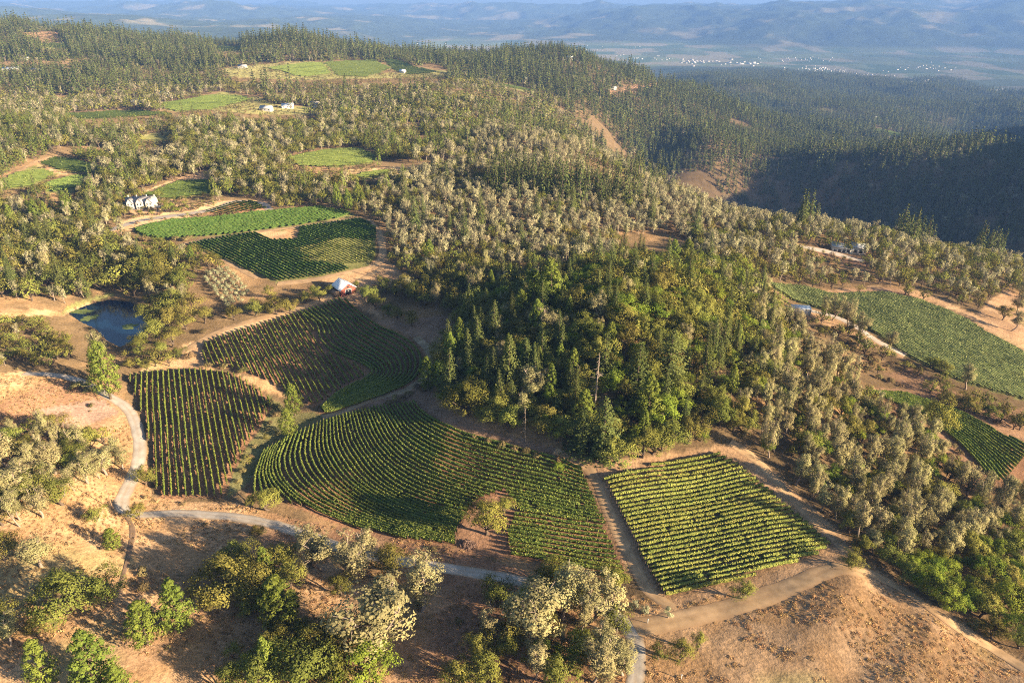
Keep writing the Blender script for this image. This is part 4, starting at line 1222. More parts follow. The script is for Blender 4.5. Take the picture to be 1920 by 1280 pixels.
ZONES = [   # area, spacing, kinds with weights, heights
    ('knoll_left', [(806, 700), (850, 640), (880, 560), (960, 530), (1060, 520), (1080, 640), (1110, 760), (1100, 850), (1000, 815), (900, 795), (830, 760)], 6.2, {'oak': .66, 'fir': .14, 'bright': .09, 'gp': .03, 'pine': .08}),
    ('left_thicket', [(-10, 830), (60, 805), (130, 805), (240, 850), (285, 870), (240, 900), (190, 905), (130, 950), (60, 985), (-10, 1010)], 6.0, {'gp': .5, 'oak': .36, 'shrub': .14}),
    ('barn_oaks', [(690, 525), (760, 500), (900, 490), (960, 530), (900, 570), (860, 600), (800, 580), (740, 560), (700, 545)], 6.2, {'oak': .9, 'gp': .1}),
    ('knoll', [(806, 700), (850, 640), (880, 560), (960, 530), (1080, 505), (1200, 490), (1380, 500), (1470, 600), (1450, 720), (1400, 800), (1300, 838), (1180, 868), (1090, 855), (1000, 815), (900, 795), (830, 760)], 5.8, {'oak': .62, 'fir': .08, 'bright': .20, 'gp': .08, 'pine': .02}),
    ('pine_slope', [(1400, 520), (1470, 610), (1580, 710), (1690, 800), (1780, 870), (1850, 940), (1925, 930), (1925, 1030), (1700, 1055), (1610, 1040), (1490, 930), (1380, 828), (1420, 720)], 5.2, {'gp': .42, 'oak': .28, 'shrub': .20, 'bright': .10}),
    ('bright_slope', [(1615, 1070), (1700, 1055), (1925, 1020), (1925, 1225), (1830, 1185), (1720, 1110)], 4.8, {'bright': .38, 'oak': .34, 'shrub': .24, 'gp': .04}),
    ('pond_wood', [(-10, 430), (200, 430), (300, 450), (345, 480), (352, 590), (300, 600), (280, 560), (200, 548), (120, 570), (-10, 560)], 6.8, {'oak': .72, 'gp': .24, 'fir': .04}),
    ('pond_shore', [(-10, 612), (90, 606), (130, 642), (165, 672), (110, 692), (-10, 702)], 6.2, {'oak': .82, 'gp': .06, 'shrub': .12}),
    ('house_wood', [(1370, 430), (1500, 425), (1650, 440), (1800, 490), (1925, 520), (1925, 545), (1860, 560), (1840, 580), (1700, 545), (1560, 540), (1420, 520)], 6.8, {'oak': .64, 'gp': .32, 'shrub': .04}),
    ('shrub_strip', [(1520, 590), (1600, 630), (1700, 680), (1760, 720), (1860, 775), (1750, 760), (1690, 730), (1600, 690), (1500, 600)], 5.0, {'shrub': .86, 'oak': .11, 'gp': .03}),
    ('between', [(1690, 690), (1760, 722), (1860, 770), (1925, 768), (1925, 832), (1850, 792), (1760, 752)], 6.0, {'shrub': .55, 'oak': .4, 'gp': .05}),
    ('scrub', [(1610, 730), (1700, 780), (1780, 830), (1840, 890), (1850, 935), (1800, 905), (1715, 835), (1640, 775)], 4.2, {'shrub': 1.0}),
    ('bottom_grove', [(840, 1300), (895, 1240), (950, 1135), (1010, 1080), (1090, 1105), (1165, 1170), (1178, 1300)], 5.6, {'gp': .42, 'oak': .36, 'bright': .10, 'shrub': .12}),
    ('shade_grove', [(390, 1300), (420, 1225), (560, 1185), (700, 1190), (722, 1300)], 6.2, {'oak': .80, 'pine': .10, 'bright': .10}),
    ('mid_grove', [(385, 1150), (400, 1080), (480, 1050), (550, 1060), (560, 1150), (480, 1165)], 6.5, {'oak': .8, 'pine': .1, 'shrub': .1}),
    ('swale', [(500, 740), (530, 765), (520, 820), (470, 880), (440, 925), (430, 900), (480, 800)], 6.5, {'shrub': .8, 'oak': .2}),
    ('track_side', [(700, 760), (770, 735), (810, 700), (815, 740), (770, 752), (700, 765), (640, 780)], 4.5, {'shrub': 1.0}),
    ('pond_bank', [(230, 672), (300, 655), (330, 660), (350, 685), (260, 697)], 6.5, {'oak': .6, 'shrub': .4}),
]
HGT = {'oak': (6, 12), 'fir': (15, 29), 'gp': (7, 14), 'bright': (6, 12), 'shrub': (1.8, 3.6), 'pine': (12, 20), 'olive': (3, 4), 'yellow': (6, 9)}
def scatter(areaobj, sp, seed, pad=0):
    rg = np.random.default_rng(seed)
    lo, hi = areaobj.lo - sp, areaobj.hi + sp
    X, Y = np.meshgrid(np.arange(lo[0], hi[0], sp), np.arange(lo[1], hi[1], sp * 0.9))
    X = X + (np.arange(X.shape[0])[:, None] % 2) * sp / 2
    X = (X + rg.uniform(-0.42, 0.42, X.shape) * sp).ravel()
    Y = (Y + rg.uniform(-0.42, 0.42, Y.shape) * sp).ravel()
    m = areaobj.has(X, Y)
    return X[m], Y[m], rg
HX = [t[1] for t in TREES]; HY = [t[2] for t in TREES]
zone_objs = []
NOTREE = FIELDS + [ar[k] for k in ('clr_swale', 'clr_road_b', 'clr_barn', 'clr_house', 'clr_f', 'clr_eroad', 'clr_mansion', 'clear_c', 'clr_d', 'clr_c_top', 'olive_grove', 'clr_pondl', 'clr_e', 'clr_fields', 'clr_f2', 'clr_f3')] + [pond]
for zi, (zn, zp, sp, mix_) in enumerate(ZONES):
    za = Area(zp)
    zone_objs.append(za)
    x, y, rg = scatter(za, sp, 300 + zi)
    ok = ~near_road(x, y, 1.5)
    for a in NOTREE:
        if zn in ('scrub', 'between') and a is ar['clr_e']: continue
        if zn in ('swale', 'track_side') and a in (ar['clr_swale'], ar['clr_c_top']): continue
        ok &= ~a.has(x, y)
    ok &= ~inside(MARGIN, x, y)
    hx, hy = np.array(HX), np.array(HY)
    for xx, yy in zip(x[ok], y[ok]):
        if ((hx - xx) ** 2 + (hy - yy) ** 2).min() < (sp * 0.55) ** 2: continue
        k = rg.choice(list(mix_), p=np.array(list(mix_.values())) / sum(mix_.values()))
        lo, hi = HGT[k]
        f = 1.0
        if zn == 'pond_wood' and k == 'oak': f = 1.35
        if zn in ('knoll', 'knoll_left') and k == 'fir': f = 0.85
        if zn in ('pond_shore', 'swale', 'pond_bank'): f = 0.8
        if zn == 'knoll' and k == 'oak': f = 1.15
        if zn == 'pond_wood' and k == 'gp': f = 1.15
        if zn == 'pine_slope' and k == 'gp': f = 1.2
        if zn == 'barn_oaks': f = 1.15
        TREES.append((k, xx, yy, rg.uniform(lo, hi) * f, rg.uniform(0.85, 1.2) if zn in ('knoll', 'knoll_left', 'pond_wood', 'pond_shore') and k in ('oak', 'bright') else rg.uniform(0.68, 1.05), None))
# scattered shrubs on the dry grass
za = ar['clr_left']
x, y, rg = scatter(za, 19, 411)
ok = ~near_road(x, y, 3) & ~inside(FIELDS + [ar['clr_d']], x, y) & (rg.uniform(0, 1, len(x)) < 0.45)
for xx, yy in zip(x[ok], y[ok]):
    if xx > 30 and yy < 160: continue
    TREES.append(('shrub', xx, yy, rg.uniform(0.8, 2.0), rg.uniform(0.9, 1.4), None))

# the wider forest
FX, FY, FK, FH, FW = [], [], [], [], []
run = np.maximum.accumulate((GZ - CAM_H) / GY, axis=0)
def shows(x, y, top, marg=0.004):
    """can a tree top be seen over the ground in front of it?"""
    a = np.clip(((np.log(y) - V0) / (V1 - V0) * (NV - 1)).astype(int) - 1, 0, NV - 1)
    b_ = np.clip(((np.clip(x / y, U0, U1) - U0) / (U1 - U0) * (NU - 1)).astype(int), 0, NU - 1)
    return (top - CAM_H) / y > run[a, b_] - marg
spur = Area([(690, 400), (760, 350), (900, 250), (1080, 255), (1200, 296), (1300, 330), (1480, 405), (1510, 430), (1360, 500), (1150, 492), (1000, 500), (880, 500), (760, 470), (700, 455)])
dark = Area([(1190, 300), (1330, 262), (1450, 300), (1560, 285), (1700, 262), (1925, 270), (1925, 500), (1500, 425)])
band = [(395, 640, 5.8, 0), (640, 1100, 7.0, 0), (1100, 2400, 9.4, 1), (2400, 5400, 13.5, 1)]
def spur_hit(x, y):
    return spur.lo[0] < x < spur.hi[0] and spur.lo[1] < y < spur.hi[1] and x > -60
for bi, (y0, y1, sp, lod) in enumerate(band):
    rg = np.random.default_rng(700 + bi)
    xm = 0.80 * y1
    X, Y = np.meshgrid(np.arange(-xm, xm, sp), np.arange(y0, y1, sp))
    X = (X + rg.uniform(-0.45, 0.45, X.shape) * sp).ravel()
    Y = (Y + rg.uniform(-0.45, 0.45, Y.shape) * sp).ravel()
    m = np.abs(X) < 0.79 * Y + 10
    X, Y = X[m], Y[m]
    Zg = hgt(X, Y)
    m = shows(X, Y, Zg + 20)
    if bi == 3:
        m &= (Zg < -120) & (Zg > -415) | (Y < 2900)
    X, Y = X[m], Y[m]
    m = ~inside(FIELDS + MARGIN, X, Y) & ~near_road(X, Y, 2.5)
    m &= ~(inside(BARE, X, Y) & (rg.uniform(0, 1, len(X)) < 0.93)) & ~og.has(X, Y)
    for a in zone_objs:
        m &= ~a.has(X, Y)
    cl = fbm(X, Y, 90, 801, 3)
    m &= cl > (0.24 if bi == 0 else 0.27 if bi < 3 else 0.2)
    X, Y = X[m], Y[m]
    nf = fbm(X, Y, 260, 802, 3)
    gpz = spur.has(X, Y)
    u = rg.uniform(0, 1, len(X))
    far_f = sstep(1000, 1800, Y) * 0.50
    right = sstep(0.05, 0.30, X / Y) * sstep(900, 1100, Y) * 0.3
    pf = np.clip(0.14 + far_f + right + (nf - 0.5) * 1.3, 0.05, 0.80)
    kind = np.where(u < pf, np.where(rg.uniform(0, 1, len(X)) < 0.25 + 0.6 * sstep(800, 1600, Y), 'fir', 'pine'), np.where(u < pf + (1 - pf) * 0.26, 'gp', 'oak'))
    u2 = rg.uniform(0, 1, len(X))
    kind = np.where(gpz, np.where(u2 < 0.30 + 0.75 * vnoise(X, Y, 45, 806), 'gp', np.where(u2 < 0.93, 'oak', np.where(u2 < 0.95, 'fir', 'shrub'))), kind)
    nearfir = gpz & (vnoise(X, Y, 70, 805) > 0.76) & (u2 > 0.4)
    kind = np.where(nearfir, 'fir', kind)
    kind = np.where(((kind == 'fir') | (kind == 'pine')) & (Y < 760) & (X / Y > 0.28), np.where(u2 < 0.6, 'oak', 'gp'), kind)
    dz = dark.has(X, Y)
    kind = np.where(dz, np.where(u2 < 0.25, 'gp', np.where(u2 < 0.8, 'fir', 'oak')), kind)
    for xx, yy, kk in zip(X, Y, kind):
        lo, hi = HGT[kk]
        FX.append(xx); FY.append(yy); FK.append(kk)
        FH.append(rg.uniform(lo, hi) * (1.0 if kk != 'fir' else 1.12)); FW.append(rg.uniform(0.72, 1.1))
        if 560 < yy <= 1100 and kk in ('oak', 'gp') and not spur_hit(xx, yy):
            FH[-1] *= 1.25
            FW[-1] = rg.uniform(0.85, 1.2)
        if yy > 1100:
            big = rg.uniform(0.7, 1.2) * (0.62 + 0.75 * float(vnoise(xx, yy, 85, 808)))
            FH[-1] *= big
            FW[-1] = rg.uniform(0.95, 1.4) / big ** 0.4
# low scrub on the open margins in front of the far fields
for mi, a in enumerate(MARGIN):
    sp = 6.0 if a.w[:, 1].mean() < 800 else 8.5
    x, y, rg = scatter(a, sp, 1200 + mi)
    ok = ~inside(FIELDS, x, y) & ~near_road(x, y, 2) & (rg.uniform(0, 1, len(x)) < 0.75) & (y > 395)
    for xx, yy in zip(x[ok], y[ok]):
        FX.append(xx); FY.append(yy); FK.append('shrub' if rg.uniform() < 0.5 else 'oak'); FH.append(rg.uniform(1.8, 4.5)); FW.append(rg.uniform(0.8, 1.2))
print('near trees', len(TREES), 'forest', len(FX))
# ------------------------------------------------------------------ trees near enough to count become things; the rest is forest
def to_px(x, y, z):
    d = np.array([x, y, z - CAM_H])
    zc = d[1] * CP - d[2] * SP
    yc = d[1] * SP + d[2] * CP
    return 960 + FPX * d[0] / zc, 640 - FPX * yc / zc
LANDMARKS = [
    (240, 965, 'at the gravel road junction'), (90, 1150, 'in the dry grass at the lower left corner'), (300, 1190, 'in the dry grass below the junction'), (470, 1110, 'on the dark shaded grass below the straight vines'),
    (570, 1270, 'at the bottom edge beside the shaded grass'), (720, 1190, 'below the bend of the gravel road'), (650, 1060, 'against the gravel road below the fan of vines'), (1030, 1190, 'beside the gravel road near the bottom centre'),
    (1180, 1130, 'at the lower corner of the fan of vines'), (1270, 1230, 'beside the bottom end of the gravel road'), (1395, 1110, 'on the lower edge of the square block'), (915, 980, 'in the clearing inside the fan of vines'),
    (505, 940, 'below the end of the straight vines'), (548, 790, 'in the swale between the vine blocks'), (208, 740, 'inside the bend of the gravel road'), (100, 900, 'in the pale thicket left of the gravel road'),
    (30, 780, 'on the bare slope left of the road'), (460, 870, 'along the gully beside the straight vines'), (970, 845, 'along the top of the fan of vines'), (760, 740, 'along the track above the fan of vines'),
    (850, 700, 'at the left tip of the knoll wood'), (940, 640, 'on the shaded left flank of the knoll wood'), (1000, 800, 'on the lower left edge of the knoll wood'), (1130, 840, 'at the foot of the knoll wood above the lane'), (1250, 820, 'at the wood edge above the square block'),
    (1130, 700, 'in the middle of the knoll wood'), (1250, 640, 'near the top of the knoll wood'), (1050, 560, 'along the back left edge of the knoll wood'), (1250, 530, 'along the back of the knoll wood'), (1380, 560, 'on the back right shoulder of the knoll'), (1370, 700, 'on the right flank of the knoll wood'),
    (1480, 680, 'high on the pale pine slope'), (1450, 820, 'above the lane on the pale pine slope'), (1550, 780, 'in the middle of the pale pine slope'), (1600, 920, 'low on the pale pine slope beside the square block'), (1700, 860, 'on the pale pine slope below the small vine block'),
    (1780, 960, 'at the lower right of the pale pine slope'), (1700, 1060, 'at the bottom corner of the pale pine slope'), (1760, 1110, 'along the tan track on the bright green slope'), (1870, 1150, 'at the right edge of the bright green slope'),
    (1590, 625, 'along the paved lane by the big vineyard'), (1700, 710, 'on the brushy strip above the small vine block'), (1830, 760, 'between the small vine block and the big vineyard'), (1880, 590, 'on the far side of the big right vineyard'),
    (1480, 480, 'left of the flat roofed house'), (1600, 500, 'in front of the flat roofed house'), (1620, 450, 'behind the flat roofed house'), (1730, 500, 'right of the flat roofed house'), (1860, 530, 'at the canyon rim on the right'),
    (700, 560, 'next to the red barn'), (760, 590, 'on the bank above the snaking vines'), (830, 550, 'between the barn and the knoll wood'), (540, 580, 'along the lane above the shaded vines'), (440, 540, 'in the olive grove'), (370, 580, 'between the pond and the olive grove'),
    (300, 500, 'behind the pond'), (200, 500, 'in the wood left behind the pond'), (90, 500, 'in the wood at the left edge above the pond'), (300, 650, 'on the near right bank of the pond'), (150, 650, 'on the near left bank of the pond'), (40, 650, 'at the left edge below the pond'),
    (260, 690, 'at the top of the straight vines'), (100, 420, 'left of the white country house'), (60, 380, 'at the left edge below the striped vineyard'), (300, 440, 'below the driveway of the country house'), (520, 360, 'above the upper vineyard'), (700, 420, 'at the end of the upper vineyard'), (760, 480, 'on the slope behind the barn'),
    (900, 460, 'on the open spur behind the knoll'), (1050, 440, 'in the middle of the pale spur'), (1200, 440, 'on the right of the pale spur'), (1350, 450, 'at the end of the pale spur'), (900, 530, 'in the hollow behind the knoll wood'), (1400, 400, 'on the rim of the pale spur')]
LANDMARKS += [(1800, 770, 'on the brown strip between the two right vineyards'), (1700, 800, 'on the brown scrub under the small vine block')]
LMW = np.array([to_px(*at(a, b)) for a, b, c in LANDMARKS])
LOOK = {'oak': 'dark green oak', 'fir': 'tall dark fir', 'gp': 'pale grey pine', 'pine': 'bright green pine', 'bright': 'vivid broadleaf tree', 'shrub': 'low brushy shrub', 'olive': 'silvery olive tree', 'yellow': 'yellow-green oak', 'snag': 'bare dead tree'}
SHORT = {'oak': 'oak', 'fir': 'fir', 'gp': 'grey pine', 'pine': 'green pine', 'bright': 'broadleaf tree', 'shrub': 'shrub', 'olive': 'olive', 'yellow': 'yellow oak', 'snag': 'dead tree'}
NCAP = {'shrub': 230}
cand = [(t[0], t[1], t[2], t[3], t[4], i < n_hand) for i, t in enumerate(TREES)] + [(FK[i], FX[i], FY[i], FH[i], FW[i], False) for i in range(len(FX)) if FY[i] < 520]
rest_far = [i for i in range(len(FX)) if FY[i] >= 520]
by_kind = {}
for c in cand:
    ppx = to_px(c[1], c[2], float(hgt(c[1], c[2])) + c[3] * 0.5)
    if not (-70 < ppx[0] < 1990 and ppx[1] < 1380):
        continue
    if not shows(np.array([c[1]]), np.array([c[2]]), np.array([float(hgt(c[1], c[2])) + c[3] * 0.8]), 0.0)[0] and not c[5]:
        continue
    by_kind.setdefault(c[0], []).append((c, ppx))
singles, near_rest = [], []
for k, L in by_kind.items():
    L.sort(key=lambda c: -(c[0][3] / c[0][2]) - (10 if c[0][5] else 0))
    cap = NCAP.get(k, 290)
    singles += L[:cap]
    near_rest += [c[0] for c in L[cap:]]
cells = {}
for c, ppx in singles:
    d = np.hypot(LMW[:, 0] - ppx[0], (LMW[:, 1] - ppx[1]) * 1.3)
    cells.setdefault((int(d.argmin()), c[0]), []).append((ppx[0], c))
trng = np.random.default_rng(99)
n_single = 0
for (li, k), L in sorted(cells.items()):
    L.sort(key=lambda a: a[0])
    for r, (pxx, c) in enumerate(L):
        nm, cat = NAMES[k]
        v = int(trng.integers(len(PROTO[k])))
        Tm, Cm = PROTO[k][v]
        x, y, h, w = c[1], c[2], c[3], c[4]
        root = bpy.data.objects.new(nm, None)
        root.empty_display_size = 0.5
        COL.objects.link(root)
        root.location = (x, y, float(hgt(x, y)) - 0.05)
        root.rotation_euler = (trng.normal() * 0.03, trng.normal() * 0.03, trng.uniform(0, 6.283))
        ws = h * w * trng.uniform(0.92, 1.08)
        root.scale = (ws, ws * trng.uniform(0.9, 1.1), h)
        if len(L) == 1:
            lab = LOOK[k] + ' ' + LANDMARKS[li][2]
        elif r == 0:
            lab = 'leftmost ' + SHORT[k] + ' ' + LANDMARKS[li][2]
        else:
            lab = ordinal(r + 1) + ' ' + SHORT[k] + ' from the left ' + LANDMARKS[li][2]
        tag(root, lab, cat, {'oak': 'oaks', 'fir': 'dark firs', 'gp': 'pale grey pines', 'pine': 'bright green pines', 'bright': 'vivid green broadleaf trees', 'shrub': 'low shrubs', 'olive': 'olive trees', 'yellow': 'yellow-green oaks', 'snag': 'dead trees'}[k] + ' ' + LANDMARKS[li][2])
        for pn, me in (('trunk', Tm), ('crown', Cm)):
            o = bpy.data.objects.new(pn, me)
            COL.objects.link(o)
            o.parent = root
        n_single += 1
print('single trees', n_single, 'near rest', len(near_rest))

def gn_instances():
    g = bpy.data.node_groups.new('scatter', 'GeometryNodeTree')
    g.interface.new_socket('Geometry', in_out='INPUT', socket_type='NodeSocketGeometry')
    g.interface.new_socket('Geometry', in_out='OUTPUT', socket_type='NodeSocketGeometry')
    return g
def make_group(coll):
    g = gn_instances()
    n, l = g.nodes, g.links
    gi = n.new('NodeGroupInput'); go = n.new('NodeGroupOutput')
    ci = n.new('GeometryNodeCollectionInfo')
    ci.inputs['Collection'].default_value = coll
    ci.inputs['Separate Children'].default_value = True
    ci.inputs['Reset Children'].default_value = True
    ip = n.new('GeometryNodeInstanceOnPoints')
    ip.inputs['Pick Instance'].default_value = True
    def named(nm, ty):
        a = n.new('GeometryNodeInputNamedAttribute')
        a.data_type = ty
        a.inputs['Name'].default_value = nm
        return a.outputs[0]
    l.new(gi.outputs[0], ip.inputs['Points'])
    l.new(ci.outputs[0], ip.inputs['Instance'])
    l.new(named('pick', 'INT'), ip.inputs['Instance Index'])
    er = n.new('FunctionNodeEulerToRotation')
    l.new(named('turn', 'FLOAT_VECTOR'), er.inputs[0])
    l.new(er.outputs[0], ip.inputs['Rotation'])
    l.new(named('size', 'FLOAT_VECTOR'), ip.inputs['Scale'])
    l.new(ip.outputs[0], go.inputs[0])
    return g
TREE_GN = make_group(protos)
def forest(name, label, cat, items, lodf):
    """items: (kind, x, y, h, w)"""
    if not items: return
    x = np.array([i[1] for i in items]); y = np.array([i[2] for i in items])
    h = np.array([i[3] for i in items]); w = np.array([i[4] for i in items])
    z = hgt(x, y) - 0.1
    me = bpy.data.meshes.new(name)
    me.vertices.add(len(x))
    me.vertices.foreach_set('co', np.column_stack([x, y, z]).astype(np.float32).ravel())
    rg = np.random.default_rng(len(items))
    pick = np.array([IDX[(i[0], lodf(i[2]))][int(r)] for i, r in zip(items, rg.integers(0, 4, len(items)))], dtype=np.int32)
    me.attributes.new('pick', 'INT', 'POINT').data.foreach_set('value', pick)
    me.attributes.new('turn', 'FLOAT_VECTOR', 'POINT').data.foreach_set('vector', np.column_stack([rg.normal(size=len(x)) * 0.03, rg.normal(size=len(x)) * 0.03, rg.uniform(0, 6.283, len(x))]).astype(np.float32).ravel())
    me.attributes.new('size', 'FLOAT_VECTOR', 'POINT').data.foreach_set('vector', np.column_stack([h * w, h * w, h]).astype(np.float32).ravel())
    o = link(name, me)
    md = o.modifiers.new('scatter', 'NODES')
    md.node_group = TREE_GN
    tag(o, label, cat, kind='stuff')
    return o
allr = [(FK[i], FX[i], FY[i], FH[i], FW[i]) for i in rest_far]
sx = np.array([a[1] for a in allr]); sy = np.array([a[2] for a in allr])
dk = dark.has(sx, sy); spm = spur.has(sx, sy)
lodf = lambda yy: 0 if yy < 900 else 1
near_rest = [c[:5] for c in near_rest]
if near_rest:
    near_rest = [(('oak' if c[0] in ('olive', 'yellow') else c[0]),) + tuple(c[1:5]) for c in near_rest]
forest('undergrowth', 'smaller trees and brush filling the near woods between the larger ones', 'undergrowth', near_rest, lodf)
forest('pale_pine_forest', 'pale grey pine woodland over the long spur behind the knoll', 'forest', [a for a, m in zip(allr, spm) if m], lodf)
forest('shaded_ridge_forest', 'dark blue shaded forest on the ridge across the canyon', 'forest', [a for a, m in zip(allr, dk) if m], lodf)
forest('plateau_forest', 'mixed forest of firs, oaks and pines round the distant vineyards', 'forest', [a for a, m in zip(allr, dk | spm) if not m and a[2] < 2400], lodf)
forest('valley_forest', 'blue hazy forest on the low hills before the valley', 'forest', [a for a, m in zip(allr, dk | spm) if not m and a[2] >= 2400], lodf)

# ------------------------------------------------------------------ dry grass tufts on the open slopes
tufts = bpy.data.collections.new('tuft_sources')
gmat = leaf_mat('dry_grass_blades', (0.33, 0.20, 0.09), (0.60, 0.42, 0.22), 0.015, 0.3, 0.25)
gmat2 = leaf_mat('dry_weed_stems', (0.14, 0.10, 0.05), (0.28, 0.20, 0.10), 0.02, 0.2, 0.25)
for v in range(4):
    rg = np.random.default_rng(900 + v)
    B = Build()
    k = 46
    a = rg.uniform(0, 6.28, k); r = 0.9 * rg.uniform(0, 1, k) ** 0.6
    C = np.column_stack([np.cos(a) * r, np.sin(a) * r, rg.uniform(0.05, 0.35, k) * (1.1 - r)])
    nr = np.column_stack([rg.normal(size=(k, 2)), np.abs(rg.normal(size=k)) * 0.5])
    V, Fq = quads(C, nr, rg.uniform(0.2, 0.45, k), 0.5, rg)
    B.add(V, Fq, np.repeat(rg.uniform(0, 1, k), 4))
    o = bpy.data.objects.new('tuft_%d' % v, B.mesh('tuft', gmat if v < 3 else gmat2))
    tufts.objects.link(o)
TUFT_GN = make_group(tufts)
za = ar['clr_left']
x, y, rg = scatter(za, 1.5, 950)
dn = fbm(x, y, 14, 951, 3)
ok = (dn > 0.42) & (rg.uniform(0, 1, len(x)) < 0.8) & ~near_road(x, y, 0.6) & ~inside(FIELDS, x, y) & ~inside([ar['clr_d']], x, y)
x, y = x[ok], y[ok]
me = bpy.data.meshes.new('dry_grass')
me.vertices.add(len(x))
me.vertices.foreach_set('co', np.column_stack([x, y, hgt(x, y)]).astype(np.float32).ravel())
me.attributes.new('pick', 'INT', 'POINT').data.foreach_set('value', np.where(rg.uniform(0, 1, len(x)) < 0.86, rg.integers(0, 3, len(x)), 3).astype(np.int32))
me.attributes.new('turn', 'FLOAT_VECTOR', 'POINT').data.foreach_set('vector', np.column_stack([np.zeros(len(x)), np.zeros(len(x)), rg.uniform(0, 6.283, len(x))]).astype(np.float32).ravel())
s_ = rg.uniform(0.5, 1.1, len(x))
me.attributes.new('size', 'FLOAT_VECTOR', 'POINT').data.foreach_set('vector', np.column_stack([s_, s_, s_ * rg.uniform(0.6, 1.2, len(x))]).astype(np.float32).ravel())
dg_ = link('dry_grass', me)
dg_.modifiers.new('scatter', 'NODES').node_group = TUFT_GN
tag(dg_, 'tufts of dry golden grass over the open slopes', 'grass', kind='stuff')
print('tufts', len(x))
# ------------------------------------------------------------------ buildings and small things
white = plain_mat('white_paint', (0.44, 0.43, 0.41), 0.6, 0.05, 0.5)
cream = plain_mat('cream_wall', (0.60, 0.55, 0.46), 0.8, 0.08, 0.5)
red = plain_mat('barn_red', (0.27, 0.075, 0.055), 0.8, 0.15, 0.8)
tin = plain_mat('pale_metal_roof', (0.62, 0.66, 0.70), 0.45, 0.06, 0.5, metal=0.2)
slate = plain_mat('grey_shingle', (0.30, 0.28, 0.27), 0.85, 0.12, 0.8)
darkm = plain_mat('dark_opening', (0.03, 0.03, 0.035), 0.3, 0.05, 1)
brown = plain_mat('brown_timber', (0.20, 0.13, 0.08), 0.9, 0.2, 1)

def box(x0, x1, y0, y1, z0, z1):
    V = np.array([[x, y, z] for z in (z0, z1) for y in (y0, y1) for x in (x0, x1)], float)
    Fq = np.array([[0, 2, 3, 1], [4, 5, 7, 6], [0, 1, 5, 4], [2, 6, 7, 3], [0, 4, 6, 2], [1, 3, 7, 5]])
    return V, Fq
def part(name, shapes, mat, parent):
    Vs, Fs, o_ = [], [], 0
    for V, Fq in shapes:
        Vs.append(V); Fs.append(Fq + o_); o_ += len(V)
    return link(name, mesh_np(name, np.vstack(Vs), np.vstack(Fs)), mat, parent)
def gable_walls(L, Wd, h, rh):
    """pentagonal prism: L along x, W along y"""
    a, b_ = L / 2, Wd / 2
    V = np.array([[s * a, y, z] for s in (-1, 1) for y, z in ((-b_, -1.0), (b_, -1.0), (b_, h), (0, h + rh), (-b_, h))], float)
    # quads only: split the pentagons
    Fq = [[0, 1, 6, 5], [1, 2, 7, 6], [4, 0, 5, 9], [0, 4, 2, 1], [4, 3, 2, 2], [5, 6, 7, 9], [9, 7, 8, 8], [2, 3, 8, 7], [3, 4, 9, 8]]
    return V, np.array([f if len(set(f)) == 4 else f for f in Fq])
def walls_mesh(name, L, Wd, h, rh, mat, parent):
    a, b_ = L / 2, Wd / 2
    V = [(s * a, y, z) for s in (-1, 1) for y, z in ((-b_, -1.5), (b_, -1.5), (b_, h), (0, h + rh), (-b_, h))]
    Fp = [(0, 1, 2, 3, 4), (9, 8, 7, 6, 5), (0, 5, 6, 1), (1, 6, 7, 2), (2, 7, 8, 3), (3, 8, 9, 4), (4, 9, 5, 0)]
    me = bpy.data.meshes.new(name)
    me.from_pydata(V, [], Fp)
    me.update()
    return link(name, me, mat, parent)
def roof_slab(L, Wd, h, rh, side, over=0.5, t=0.18):
    b_ = Wd / 2 + over
    drop = rh * over / (Wd / 2)
    a = L / 2 + over
    z0 = h - drop + 0.04
    z1 = h + rh + 0.04
    P = [(-a, side * b_, z0), (a, side * b_, z0), (a, 0, z1), (-a, 0, z1)]
    V = np.array(P + [(x, y, z + t) for x, y, z in P], float)
    Fq = np.array([[0, 1, 2, 3], [4, 7, 6, 5], [0, 4, 5, 1], [1, 5, 6, 2], [2, 6, 7, 3], [3, 7, 4, 0]])
    return V, Fq
def gable_house(name, px, py, L, Wd, h, rh, rot, wall_m, roof_m, label, cat='house', wins=2, door=True, chimney=False, group=None, loc=None):
    p = at(px, py) if loc is None else loc
    r = empty(name, (p[0], p[1], p[2]), rot)
    tag(r, label, cat, group)
    walls_mesh('wall', L, Wd, h, rh, wall_m, r)
    for s in (-1, 1):
        part('roof_slope', [roof_slab(L, Wd, h, rh, s)], roof_m, r)
    if door:
        part('door', [box(L / 2 + 0.01, L / 2 + 0.08, -Wd * 0.14, Wd * 0.14, 0, min(h, 3.2))], darkm, r)
    for i in range(wins):
        x = (i + 0.5) / wins * L - L / 2
        for s in (-1, 1):
            y0 = s * (Wd / 2 + 0.01)
            wdw = part('window', [box(x - 0.6, x + 0.6, min(y0, y0 + s * 0.06), max(y0, y0 + s * 0.06), h * 0.35, h * 0.75)], darkm, r)
    if chimney:
        part('chimney', [box(-L * 0.2 - 0.5, -L * 0.2 + 0.5, 0.6, 1.5, h, h + rh + 1.3)], brown, r)
    return r
